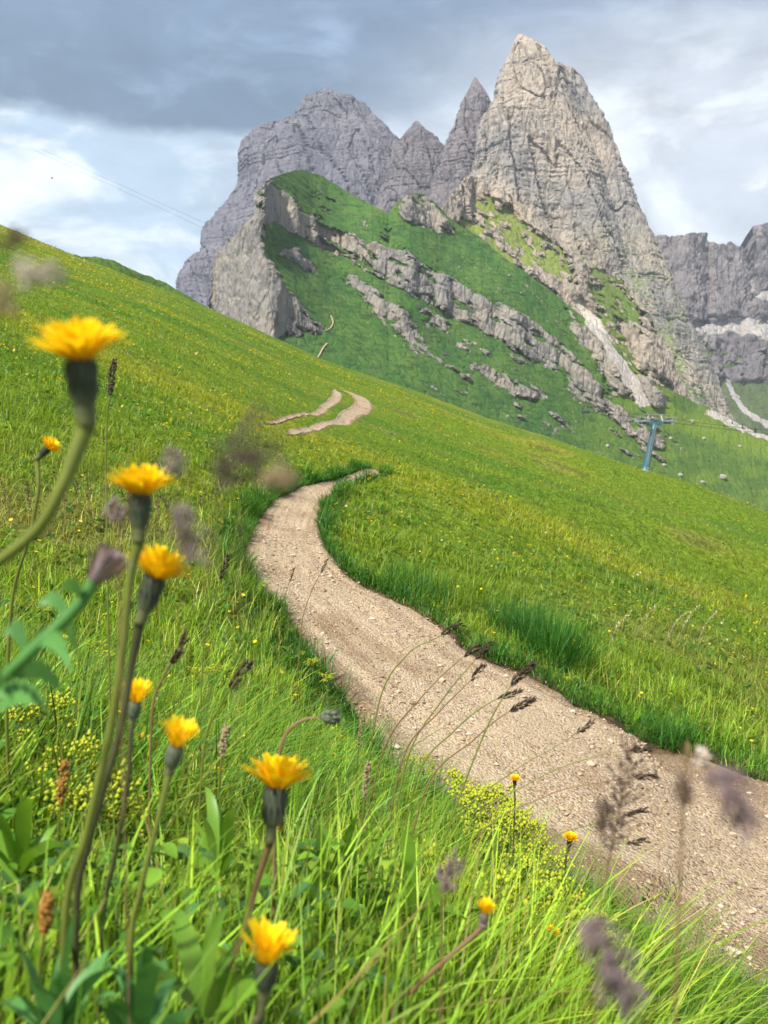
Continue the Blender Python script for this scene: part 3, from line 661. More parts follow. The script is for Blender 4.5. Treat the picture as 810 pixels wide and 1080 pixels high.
relief('mountain_shoulder', 448, 730, 0.7, SH_CREST, [(p[0], p[1] + 16) for p in RID_CREST], [(float(a), float(b) + 6) for a, b in zip(rid_px[::25], _cy[::25])], lambda PX, row, m: 47 + 24 * m['rock'] + 5 * fbm2(PX / 30, row / 30, 3), M_SHOULDER, nlev=220, amp=(7.0, 1.6), lam=30, attrs=sh_attrs, seed=8.3, front=(3, 4.0, 9.0), back=(10, 12.0, 0.2))
print('ridge crest depth', [(int(a), int(b)) for a, b in zip(rid_px[::60], _cy[::60])])

# the wall of peaks far on the right
WR_CREST = [(640, 300), (670, 268), (688, 254), (700, 250), (712, 251), (724, 247), (735, 248), (746, 252), (757, 259), (763, 262), (768, 258), (776, 262), (785, 263), (789, 248), (797, 242), (803, 236), (812, 240), (826, 250), (850, 268), (900, 300), (960, 320)]
WR_BOT = [(600, 450), (720, 430), (760, 452), (820, 478), (960, 520)]
def wr_attrs(PX, row):
    vx, vy = warp(PX, row, 5.0, 12.0, 2.0, -0.2)
    scr = np.zeros_like(PX)
    for p in ([(716, 334), (740, 344), (765, 337), (790, 334), (800, 342), (815, 334), (860, 326), (860, 354), (815, 362), (790, 354), (770, 350), (740, 356), (728, 348)],
              [(786, 316), (812, 306), (860, 300), (860, 312), (812, 320), (790, 322)], [(738, 352), (748, 352), (742, 372)],
              [(764, 402), (768, 400), (786, 428), (800, 440), (840, 452), (840, 460), (796, 446), (780, 432)], [(784, 296), (790, 292), (797, 306), (790, 312)]):
        scr = np.maximum(scr, poly_mask(vx, vy, p))
    rock = 1 - ss(row - np.interp(vx, [700, 760, 780, 810, 900], [440, 404, 400, 404, 420]) + 9 * fbm2(PX / 14, row / 14, 3), -3, 6)
    rock = np.minimum(rock, 1 - 0.8 * ss(row - 356, 0, 10) * ss(fbm2(PX / 16, row / 10, 4) , 0.1, 0.25))
    return {'rock': rock * (1 - scr), 'scree': scr, 'lush_lighting': np.zeros_like(PX)}
relief('mountain', 630, 960, 0.9, WR_CREST, WR_BOT, [(600, 1500), (700, 1380), (760, 1300), (960, 1250)], lambda PX, row, m: 36 + 36 * m['rock'] - 3 * m['scree'] + 5 * fbm2(PX / 30, row / 30, 2), M_WALL_R, nlev=260, amp=(20, 3), lam=80, attrs=wr_attrs, seed=6.1, front=(16, 40, 22), back=(10, 30, 0.6), flow=0.1)

# dark hill edge peeping over the meadow on the left
relief('hill', 40, 260, 2.0, [(40, 262), (70, 268), (88, 271), (106, 271.5), (122, 276), (138, 284), (152, 290), (168, 295), (190, 308), (215, 322), (260, 352)], [(40, 290), (260, 375)], [(40, 190), (260, 215)], lambda PX, row, m: 34 + 0 * PX, M_RIDGE, nlev=40, amp=(1, 0.35), lam=20, attrs=lambda PX, row: {'rock': 0 * PX, 'scree': 0 * PX, 'lush_lighting': 0.25 + 0 * PX}, seed=9.4, front=(6, 6, 5), back=(8, 6, 0.5))
# ------------------------------------------------------------------ haze
GRASS = True
def haze_box():
    b = MB().box((0, 1400, 260), (1700, 1850, 620)); m = bpy.data.materials.new('haze'); m.use_nodes = True; t = NT(m.node_tree); t.n.clear()
    out = t.new('ShaderNodeOutputMaterial'); v = t.new('ShaderNodeVolumePrincipled'); v.inputs['Color'].default_value = (0.80, 0.88, 1.0, 1); v.inputs['Density'].default_value = 0.00011
    v.inputs['Anisotropy'].default_value = 0.2
    t.link(v.outputs[0], out.inputs['Volume']); tag(b.build('haze', m, None, False), kind='stuff')
haze_box()

# ------------------------------------------------------------------ grass: uncountable blades, one object
def scatter(n, d0, d1, a0=-46, a1=46, power=1.0):
    """n ground points in the fan in front of the bank, thinning out with distance"""
    u = RNG.random(n); e = 2 - power
    d = (d0 ** e + u * (d1 ** e - d0 ** e)) ** (1 / e) if abs(e) > 1e-6 else d0 * (d1 / d0) ** u
    a = np.radians(RNG.uniform(a0, a1, n)); return d * np.sin(a), d * np.cos(a)
def blades(x, y, z, h, wd, lean, az, colr, seg=4, tipc=1.25):
    n = len(x); t = np.linspace(0, 1, seg + 1)
    ca, sa = np.cos(az), np.sin(az)
    tw = az + np.pi / 2 + RNG.normal(0, 0.5, n); cw, sw = np.cos(tw), np.sin(tw)
    V = np.empty((n, seg + 1, 2, 3), np.float32); C = np.empty((n, seg + 1, 2, 3), np.float32)
    for i, q in enumerate(t):
        off = h * lean * (0.6 * q + 0.4 * q * q); up = h * (q - 0.30 * np.minimum(lean, 1.6) * q * q)
        px = x + ca * off; py = y + sa * off; pz = z + up
        wv = wd * (1 - q ** 1.8) * 0.5 * (0.75 + 0.5 * q) + 0.0002
        V[:, i, 0] = np.stack([px - cw * wv, py - sw * wv, pz], -1); V[:, i, 1] = np.stack([px + cw * wv, py + sw * wv, pz], -1)
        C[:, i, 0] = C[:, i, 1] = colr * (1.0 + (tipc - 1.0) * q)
    k = np.arange(seg)[None]; b = (np.arange(n) * (seg + 1) * 2)[:, None]
    Fq = np.stack([b + 2 * k, b + 2 * k + 1, b + 2 * k + 3, b + 2 * k + 2], -1).reshape(-1, 4)
    return V.reshape(-1, 3), Fq, C.reshape(-1, 3)
def jitter_col(x, y, amt=0.42):
    n = len(x); c = meadow_col(x, y)
    f = np.exp(RNG.normal(0, 1, n) * np.where(y > 8, amt * 0.5, amt))[:, None]; c = c * f
    k = RNG.random(n); k = np.where((y > 8) & (k < 0.07), 0.5, k)
    c = np.where((k < 0.10)[:, None], np.array([0.25, 0.22, 0.06]) * f, c)           # dry blades
    c = np.where(((k > 0.10) & (k < 0.22))[:, None], np.array([0.13, 0.20, 0.02]) * f, c)
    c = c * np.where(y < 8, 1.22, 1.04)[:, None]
    return c.clip(0.01, 0.6)
VV, FF, CC = [], [], []; base = 0
def push(r):
    global base
    VV.append(r[0]); FF.append(r[1] + base); CC.append(r[2]); base += len(r[0])
LODS = [  # n, d0, d1, power, height, width, seg
    (56000, 0.40, 3.2, 0.9, (0.06, 0.22), 0.0050, 5), (95000, 3.0, 9.0, 1.0, (0.06, 0.21), 0.0062, 4), (120000, 8.5, 26, 1.2, (0.06, 0.17), 0.013, 3),
    (130000, 24, 80, 1.3, (0.05, 0.12), 0.034, 2), (90000, 75, 215, 1.2, (0.06, 0.15), 0.085, 2)]
for n, d0, d1, pw, hh, wd, seg in LODS:
    x, y = scatter(n, d0, d1, power=pw)
    # blades gather in tussocks
    if d1 < 30:
        cl = 0.05 * d0 ** 0.5; gx = np.round(x / (cl * 3)) * cl * 3; gy = np.round(y / (cl * 3)) * cl * 3
        pull = (RNG.random(n) < 0.45); jx = n2(gx * 7.1, gy * 5.3) * cl * 2; jy = n2(gx * 3.7 + 9, gy * 8.3) * cl * 2
        x = np.where(pull, gx + jx + RNG.normal(0, cl * 0.5, n), x); y = np.where(pull, gy + jy + RNG.normal(0, cl * 0.5, n), y)
    dn, kn = path_near(x, y); z, _ = ground(x, y, (dn, kn))
    keep = dn > 0.95 + 0.16 * fbm2(x / 0.4, y / 0.4, 3) + 0.08 * RNG.random(n)
    keep &= (fbm2(x / 0.35, y / 0.35, 2) > -0.35) | (d0 > 8)
    if d0 < 1: keep &= (z < -0.30) & ~((y < 0.75) & (z + 0.22 > np.interp(y, [0.3, 0.75], [-0.42, -0.40])))
    x, y, z, dn = x[keep], y[keep], z[keep], dn[keep]; m = len(x)
    tall = 0.75 + 0.6 * ss(fbm2(x / 1.7, y / 1.3, 3), -0.2, 0.35)
    h = (hh[0] + (hh[1] - hh[0]) * RNG.random(m) ** 1.3) * tall * (0.45 + 0.55 * ss(dn, 1.0, np.where(y > 15, 2.6, 1.35))) * (1 - 0.62 * np.exp(-((x + 1.7) / 2.6) ** 2) * ss(y, 17, 20) * (1 - ss(y, 52, 62)))
    az = RNG.normal(-0.25, 1.7, m); lean = np.abs(RNG.normal(0.50, 0.38, m))
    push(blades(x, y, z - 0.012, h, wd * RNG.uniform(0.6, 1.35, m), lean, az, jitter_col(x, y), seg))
# long combed blades on the bank beside the path
x, y = scatter(7000, 1.1, 3.8, -28, 22, 0.7)
dn, kn = path_near(x, y); z, _ = ground(x, y, (dn, kn)); keep = (dn > 1.02) & (fbm2(x / 0.45, y / 0.45, 2) > -0.12); x, y, z = x[keep], y[keep], z[keep]; m = len(x)
cj = np.array([0.085, 0.185, 0.018]) * np.exp(RNG.normal(0, 0.45, m))[:, None]; cj[RNG.random(m) < 0.14] = (0.20, 0.24, 0.03)
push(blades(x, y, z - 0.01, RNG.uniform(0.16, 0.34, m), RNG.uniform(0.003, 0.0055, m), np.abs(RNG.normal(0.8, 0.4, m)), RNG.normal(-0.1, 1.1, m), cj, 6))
# tangled blades standing tall right in front of the bank's edge, left
x, y = scatter(9000, 0.42, 1.5, -44, 14, 0.5); z, _ = ground(x, y); top = -0.42 * y - 0.03 - z; kp = top > 0.05; x, y, z, top = x[kp], y[kp], z[kp], top[kp]; m = len(x)
cj = jitter_col(x, y, 0.4) * 1.05
push(blades(x, y, z - 0.01, np.minimum(top, 0.42) * RNG.uniform(0.5, 1.15, m), RNG.uniform(0.0025, 0.0060, m), np.abs(RNG.normal(0.55, 0.4, m)), RNG.uniform(-3.14, 3.14, m), cj, 6))
# a longer fringe along the far edge of the path
mid, hw, perp = PINFO[0]
ii = RNG.integers(0, len(mid), 26000); side = np.where(RNG.random(26000) < 0.75, 1.0, -1.0); ex = 0.90 + np.abs(RNG.normal(0, 0.35, 26000))
x = mid[ii, 0] + perp[ii, 0] * hw[ii] * ex * side; y = mid[ii, 1] + perp[ii, 1] * hw[ii] * ex * side
dn, kn = path_near(x, y); z, _ = ground(x, y, (dn, kn)); keep = dn > 0.95 + 0.16 * fbm2(x / 0.4, y / 0.4, 3); x, y, z = x[keep], y[keep], z[keep]; m = len(x)
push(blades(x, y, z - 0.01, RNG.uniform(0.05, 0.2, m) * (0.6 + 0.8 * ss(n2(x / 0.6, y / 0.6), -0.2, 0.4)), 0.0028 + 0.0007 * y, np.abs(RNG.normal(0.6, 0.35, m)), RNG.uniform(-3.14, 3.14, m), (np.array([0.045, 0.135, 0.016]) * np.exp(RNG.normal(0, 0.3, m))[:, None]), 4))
o = mesh_np('grass', np.concatenate(VV), np.concatenate(FF), M_GRASS, col=np.concatenate(CC)); tag(o, kind='stuff', label='green meadow grass', cat='grass')
del VV, FF, CC

# low herbs between the blades: clover-like leaves, one object
def herb_leaves(n, d0, d1, size, power, name, cols, hmax, tall=False):
    x, y = scatter(n, d0, d1, power=power); dn, kn = path_near(x, y); z, _ = ground(x, y, (dn, kn))
    keep = (dn > 1.03) & (fbm2(x / 0.6 + 5, y / 0.6, 2) > -0.05)
    if d0 < 1: keep &= z < -0.30
    x, y, z = x[keep], y[keep], z[keep]; n = len(x)
    if tall:
        top = np.minimum(hmax, -0.44 * y - 0.02 - z); k = (top > 0.05) & (x < 0.02); x, y, z, top = x[k], y[k], z[k], top[k]; n = len(x); hmax = top
    s = size * RNG.uniform(0.6, 1.4, n); az = RNG.uniform(0, 6.28, n); tilt = RNG.uniform(-0.2, 0.8, n); zz = z + hmax * RNG.random(n)
    prof = [(0, 0.03), (0.18, 0.20), (0.42, 0.31), (0.68, 0.27), (0.88, 0.14), (1.0, 0.01)]; NP = len(prof)
    V = np.empty((n, NP, 3, 3), np.float32)
    d = np.stack([np.cos(az) * np.cos(tilt), np.sin(az) * np.cos(tilt), np.sin(tilt)], -1); sd_ = np.stack([-np.sin(az), np.cos(az), RNG.normal(0, 0.3, n)], -1)
    o_ = np.stack([x, y, zz], -1)
    for i, (q, wv) in enumerate(prof):
        c = o_ + d * (s * q)[:, None] - np.array([0, 0, 1.0]) * (s * 0.35 * q * q)[:, None]
        for j, e in enumerate((-1, 0, 1)): V[:, i, j] = c + sd_ * (s * wv * e)[:, None] + np.array([0, 0, 1.0]) * (s * wv * 0.35 * abs(e))[:, None]
    b = (np.arange(n) * NP * 3)[:, None, None]; i = np.arange(NP - 1)[None, :, None]; j = np.arange(2)[None, None]
    Fq = np.stack([b + 3 * i + j, b + 3 * i + j + 1, b + 3 * i + j + 4, b + 3 * i + j + 3], -1).reshape(-1, 4)
    cc = np.array(cols)[RNG.integers(0, len(cols), n)] * np.exp(RNG.normal(0, 0.25, n))[:, None]
    o = mesh_np(name, V.reshape(-1, 3), Fq, M_GRASS, col=np.repeat(cc, NP * 3, 0)); tag(o, kind='stuff')
herb_leaves(26000, 0.6, 4.0, 0.022, 0.9, 'low_herb_leaves', [(0.08, 0.20, 0.02), (0.13, 0.26, 0.025), (0.06, 0.15, 0.035), (0.19, 0.28, 0.02)], 0.15)
herb_leaves(26000, 4.0, 22.0, 0.055, 1.2, 'low_herb_leaves', [(0.05, 0.15, 0.02), (0.09, 0.19, 0.02), (0.04, 0.11, 0.02), (0.16, 0.2, 0.02)], 0.10)

herb_leaves(9000, 0.42, 1.3, 0.019, 0.6, 'low_herb_leaves', [(0.10, 0.23, 0.025), (0.16, 0.30, 0.03), (0.07, 0.17, 0.045), (0.22, 0.32, 0.03)], 0.34, True)
# loose stones on the path, one object of gravel
def gravel():
    n = 13000; mid, hw, perp = PINFO[0]; m = (mid[:, 1] < 9)
    ids = np.where(m)[0]; ii = RNG.choice(ids, n); t = np.clip(RNG.choice([-1, 1], n) * (0.62 + RNG.normal(0, 0.34, n)), -1.25, 1.25)
    x = mid[ii, 0] + perp[ii, 0] * hw[ii] * t + RNG.normal(0, 0.02, n); y = mid[ii, 1] + perp[ii, 1] * hw[ii] * t + RNG.normal(0, 0.02, n)
    z, d = ground(x, y); ab = np.abs(t) + 0.16 * fbm2(x / 0.5, y / 0.5, 4, 0.6)
    z = z + 0.012 - 0.11 * ss(ab, 0.86, 1.14) - 0.03 * (1 - t ** 2) + 0.028 * fbm2(x / 0.5, y / 0.5, 3) + 0.012 * fbm2(x / 0.06, y / 0.06, 2)
    keep = (fbm2(x / 0.5 + 3, y / 0.5, 3) > -0.28 + 0.3 * RNG.random(n)); x, y, z = x[keep], y[keep], z[keep]; n = len(x)
    r = 0.0045 * np.exp(RNG.normal(0, 0.62, n)); r = np.minimum(r, 0.03)
    ico = np.array([(0, 0, 1), (0.9, 0, 0.25), (0.28, 0.85, 0.3), (-0.72, 0.52, 0.25), (-0.72, -0.52, 0.28), (0.28, -0.85, 0.22), (0.5, 0.5, -0.6), (-0.6, 0, -0.6), (0.3, -0.6, -0.6)])
    fs = np.array([(0, 1, 2), (0, 2, 3), (0, 3, 4), (0, 4, 5), (0, 5, 1), (1, 6, 2), (2, 6, 3), (3, 6, 7), (3, 7, 4), (4, 7, 8), (4, 8, 5), (5, 8, 1), (1, 8, 6), (6, 8, 7)])
    V = ico[None] * RNG.uniform(0.7, 1.3, (n, 9, 1)); az = RNG.uniform(0, 6.28, n); ca, sa = np.cos(az)[:, None], np.sin(az)[:, None]
    V = V * np.stack([RNG.uniform(0.8, 1.5, n), RNG.uniform(0.7, 1.1, n), RNG.uniform(0.45, 0.8, n)], -1)[:, None] * r[:, None, None]
    V = np.stack([V[..., 0] * ca - V[..., 1] * sa, V[..., 0] * sa + V[..., 1] * ca, V[..., 2]], -1) + np.stack([x, y, z + r * 0.15], -1)[:, None]
    Fq = (fs[None] + (np.arange(n) * 9)[:, None, None]).reshape(-1, 3)
    pal = np.array([(0.36, 0.28, 0.19), (0.42, 0.35, 0.26), (0.30, 0.22, 0.14), (0.24, 0.18, 0.12), (0.38, 0.29, 0.20)])
    c = pal[RNG.integers(0, 5, n)] * RNG.uniform(0.75, 1.2, (n, 1))
    o = mesh_np('gravel', V.reshape(-1, 3), Fq, leafy('pebble', True, trans=0, rough=0.85, vary=0.3, scale=150, spec=0.2), smooth=False, col=np.repeat(c, 9, 0)); tag(o, kind='stuff')
gravel()

# ------------------------------------------------------------------ chairlift
M_MAST = plain('mast_blue_green', (0.035, 0.115, 0.15), 0.5, 0.1); M_STEEL = plain('galvanised_steel', (0.38, 0.39, 0.40), 0.5, 0.4); M_BLACK = plain('rubber_black', (0.02, 0.02, 0.022), 0.6)
def chairlift_tower():
    Y = 207; b = at(680, 499, Y); b.z = float(terrain(np.array([b.x]), np.array([Y]))[0]) - 0.3; top = at(690.5, 447, Y)
    t = thing('chairlift_tower', b, 'slanted blue green steel chairlift tower behind the meadow edge', 'chairlift tower')
    MB().tube([b + (top - b) * k for k in np.linspace(0, 1, 8)], [0.85 - 0.30 * k for k in np.linspace(0, 1, 8)], 16).build('mast', M_MAST, t)
    MB().tube([b, b + (top - b) * 0.06], [1.15, 1.1], 14).build('base', M_STEEL, t, False)
    ax = Vector((0.985, -0.10, -0.03)).normalized()
    arm = MB(); arm.box(top + Vector((0, 0, 0.25)), (3.6, 0.30, 0.28)); arm.box(top + Vector((0, 0, -0.25)), (1.6, 0.24, 0.22)); arm.build('crossarm', M_MAST, t, False)
    for sgn in (-1, 1):
        c = top + Vector((3.1 * sgn, 0, 0.75))
        fr = MB().box(c, (0.22, 2.6, 0.14)).box(c + Vector((0, 0, -0.35)), (0.12, 1.1, 0.12)).build('sheave_beam', M_STEEL, t, False)
        for j in range(6):
            q = c + Vector((0, -2.3 + 0.92 * j, 0.22)); MB().tube([q + Vector((-0.09, 0, 0)), q + Vector((0.09, 0, 0))], 0.26, 14).build('sheave_wheel', M_BLACK, fr)
        pl = MB()
        for e in (-1, 1):
            pl.box(c + Vector((0.75 * e, 0, -0.25)), (0.32, 2.5, 0.04))
            for k in range(5): pl.tube([c + Vector((1.0 * e, -2.4 + 1.2 * k, -0.25)), c + Vector((1.0 * e, -2.4 + 1.2 * k, 0.85))], 0.045, 5)
            for hh in (0.35, 0.85): pl.tube([c + Vector((1.0 * e, -2.4, hh)), c + Vector((1.0 * e, 2.4, hh))], 0.045, 5)
        pl.build('service_platform', M_STEEL, t, False)
    fr = MB()
    for sgn in (-1, 1): fr.tube([top + Vector((1.9 * sgn, 0, 0.4)), top + Vector((1.4 * sgn, 0, 2.1))], 0.12, 6)
    fr.tube([top + Vector((-2.6, 0, 2.1)), top + Vector((2.6, 0, 2.1))], 0.12, 6); fr.build('lifting_frame', M_STEEL, t)
    ld = MB(); d = (top - b).normalized(); sd_ = Vector((0, -0.78, 0))
    for e in (-0.2, 0.2): ld.tube([b + sd_ + Vector((e, 0, 0)), top + sd_ * 0.8 + Vector((e, 0, -0.3))], 0.03, 5)
    for k in range(28): q = b + sd_ * (1 - 0.2 * k / 28) + (top - b) * (k + 0.5) / 29; ld.tube([q + Vector((-0.2, 0, 0)), q + Vector((0.2, 0, 0))], 0.02, 4)
    ld.build('ladder', M_STEEL, t)
    return top
T_TOP = chairlift_tower()
def cable(label, dx, dzz):
    P = [at(40, 158, 600), at(245, 252, 440), at(470, 366, 290), at(618, 424, 226), T_TOP + Vector((0, 0, 1.25)), at(900, 466, 170)]
    Q = [Vector(p) for p in catmull([tuple(p) for p in P], 14)]
    o = MB().tube([q + Vector((dx, 0, dzz)) for q in Q], 0.05, 6).build('lift_cable', M_BLACK, None); tag(o, label, 'cable', 'cables of the chairlift'); return Q
CQ = cable('thin dark chairlift cable running to the left arm of the tower', -3.1, 0.0)
cable('thin dark chairlift cable running to the right arm of the tower', 3.1, 0.0)
def lift_chair(px, Y, dx, label):
    ys = np.array([q.y for q in CQ]); k = int(np.argmin(np.abs(ys - Y))); g = CQ[k] + Vector((dx, 0, 0))
    t = thing('chairlift_chair', g + Vector((0, 0, -3.0)), label, 'lift chair', 'chairs hanging on the lift cable')
    MB().tube([g + Vector((0, 0, 0.1)), g + Vector((0, 0, -1.2)), g + Vector((0, 0.5, -1.7)), g + Vector((0, 0.55, -2.2))], 0.06, 8).build('hanger', M_STEEL, t)
    MB().box(g + Vector((0, 0, 0.05)), (0.12, 0.3, 0.12)).build('grip', M_BLACK, t, False)
    MB().box(g + Vector((0, 0, -2.75)), (1.15, 0.26, 0.06)).build('seat', M_BLACK, t, False)
    MB().box(g + Vector((0, 0.3, -2.42)), (1.15, 0.05, 0.30)).build('backrest', M_BLACK, t, False)
    f = MB()
    for e in (-1.2, 1.2): f.tube([g + Vector((e, 0.5, -2.05)), g + Vector((e, 0.35, -2.85)), g + Vector((e, -0.3, -2.8))], 0.04, 6)
    f.tube([g + Vector((-1.2, 0.5, -2.1)), g + Vector((1.2, 0.5, -2.1))], 0.05, 6); f.build('frame', M_STEEL, t)
    MB().tube([g + Vector((-1.1, -0.32, -2.45)), g + Vector((1.1, -0.32, -2.45))], 0.035, 6).build('safety_bar', M_STEEL, t)
lift_chair(470, 290, 0, 'dark lift chair hanging in front of the green slope, in the middle of the ridge')
lift_chair(622, 226, 0, 'pale framed lift chair hanging just left of the steel tower')
# a soaring bird
bp = at(55, 188, 180)
t = thing('bird', bp, 'small dark bird gliding in the pale sky above the left meadow', 'bird')
MB().tube([bp + Vector((-0.30, 0, 0.02)), bp + Vector((-0.15, 0, 0)), bp, bp + Vector((0.14, 0, 0.01)), bp + Vector((0.22, 0, 0.03))], [0.02, 0.06, 0.075, 0.05, 0.02], 8).build('body', M_BLACK, t)
for e in (-1, 1):
    wing = MB().strip([bp + Vector((0.03, 0.04 * e, 0.03)), bp + Vector((0.05, 0.25 * e, 0.12)), bp + Vector((0.0, 0.48 * e, 0.10)), bp + Vector((-0.08, 0.62 * e, 0.06))], [0.08, 0.09, 0.07, 0.01], (1, 0, 0.25), 0.1)
    wing.build('wing', M_BLACK, t)

# ------------------------------------------------------------------ boulders and small conifers on the far slope
M_BOULDER = rock_mat('boulder_limestone', (0.33, 0.31, 0.27), (0.28, 0.265, 0.24), (0.38, 0.35, 0.31), (0.2, 0.19, 0.18), 12, bd=0.4)
def boulder(px, row, wpx, label):
    p = on_ridge(px, row); r = wpx * p.y / F / 2
    th = np.linspace(0, np.pi, 18); ph = np.linspace(0, 2 * np.pi, 26, endpoint=False)
    T, Pp = np.meshgrid(th, ph, indexing='ij'); x, y, z = np.sin(T) * np.cos(Pp), np.sin(T) * np.sin(Pp), np.cos(T)
    k = 1 + 0.35 * fbm3(x * 1.3 + px, y * 1.3, z * 1.3 + row, 4) + 0.12 * np.round(2 * n3(x + px, y, z))
    V = np.stack([x * k * r, y * k * r * 0.9, z * k * r * 0.7], -1).reshape(-1, 3) + np.array([p.x, p.y - r * 0.3, p.z - r * 0.22])
    o = mesh_np('boulder', V, grid_faces(18, 26, True), M_BOULDER, smooth=False); tag(o, label, 'boulder', 'boulders on the far grassy slope')
for px, row, wpx, lab in [(668, 457, 5, 'pale boulder in the grass just left of the tower top'), (707, 462, 5, 'pale boulder on the bright green slope right of the tower top'), (742, 462, 4, 'small pale boulder on the green slope beyond the tower'),
                          (730, 444, 5, 'pale boulder at the upper edge of the bright slope'), (762, 502, 8, 'flat pale boulder low on the valley slope, largest there'), (716, 500, 5, 'pale boulder in the shaded hollow right of the tower'),
                          (700, 490, 6, 'pale boulder in the row leading down from the tower'), (740, 508, 5, 'pale boulder at the foot of the valley slope'), (780, 470, 4, 'little pale boulder near the grey scree track'), (640, 470, 5, 'pale boulder under the rock steps left of the tower')]:
    boulder(px, row, wpx, lab)
M_NEEDLE = leafy('dark_needles', False, (0.02, 0.045, 0.018), 0.1, 0.7, 0.4, 2)
M_BARK = plain('bark', (0.10, 0.075, 0.055), 0.9)
def conifer(px, row, hpx, label):
    p = on_ridge(px, row); H = hpx * p.y / F
    t = thing('conifer_tree', p, label, 'tree', 'small conifers beside the scree track')
    MB().tube([p - Vector((0, 0, 0.4)), p + Vector((0, 0, H * 0.95))], [H * 0.05, H * 0.008], 8).build('trunk', M_BARK, t)
    b = MB(); rr = random.Random(int(px * 7))
    for i in range(150):
        q = rr.random() ** 0.8; a = rr.uniform(0, 6.283); z = H * (0.08 + 0.9 * q); R = H * 0.30 * (1 - q) ** 0.8 * rr.uniform(0.6, 1.1) + 0.05
        d = Vector((math.cos(a), math.sin(a), -0.25)); s = Vector((-math.sin(a), math.cos(a), 0))
        b.strip([p + Vector((0, 0, z)), p + Vector((0, 0, z)) + d * R * 0.6, p + Vector((0, 0, z)) + d * R], [H * 0.02, H * 0.055 * (1.2 - q), H * 0.005], s, -0.5)
    b.build('crown', M_NEEDLE, t)
conifer(784, 452, 6, 'taller dark conifer above the grey scree track'); conifer(796, 456, 7, 'dark conifer nearest the right edge, beside the scree track'); conifer(772, 447, 4, 'smallest dark conifer, left end of the three by the scree track')
# the trodden trail on the ridge
def ridge_trail(pts, wpx):
    Q = catmull([tuple(on_ridge(*p)) for p in pts], 8); V = []
    for q in Q:
        wv = 0.6 * wpx * q[1] / F / 2; V += [(q[0] - wv, q[1] - 0.5, q[2] + 0.25), (q[0] + wv, q[1] - 0.5, q[2] + 0.25)]
    o = mesh_np('path', np.array(V), grid_faces(len(Q), 2), PM, attrs={'edge': np.zeros(len(V))}); tag(o, kind='structure')
ridge_trail([(345, 362), (341, 367), (337, 374), (334, 379)], 2.2); ridge_trail([(348, 333), (351, 340), (347, 347), (338, 350), (326, 352)], 1.8)

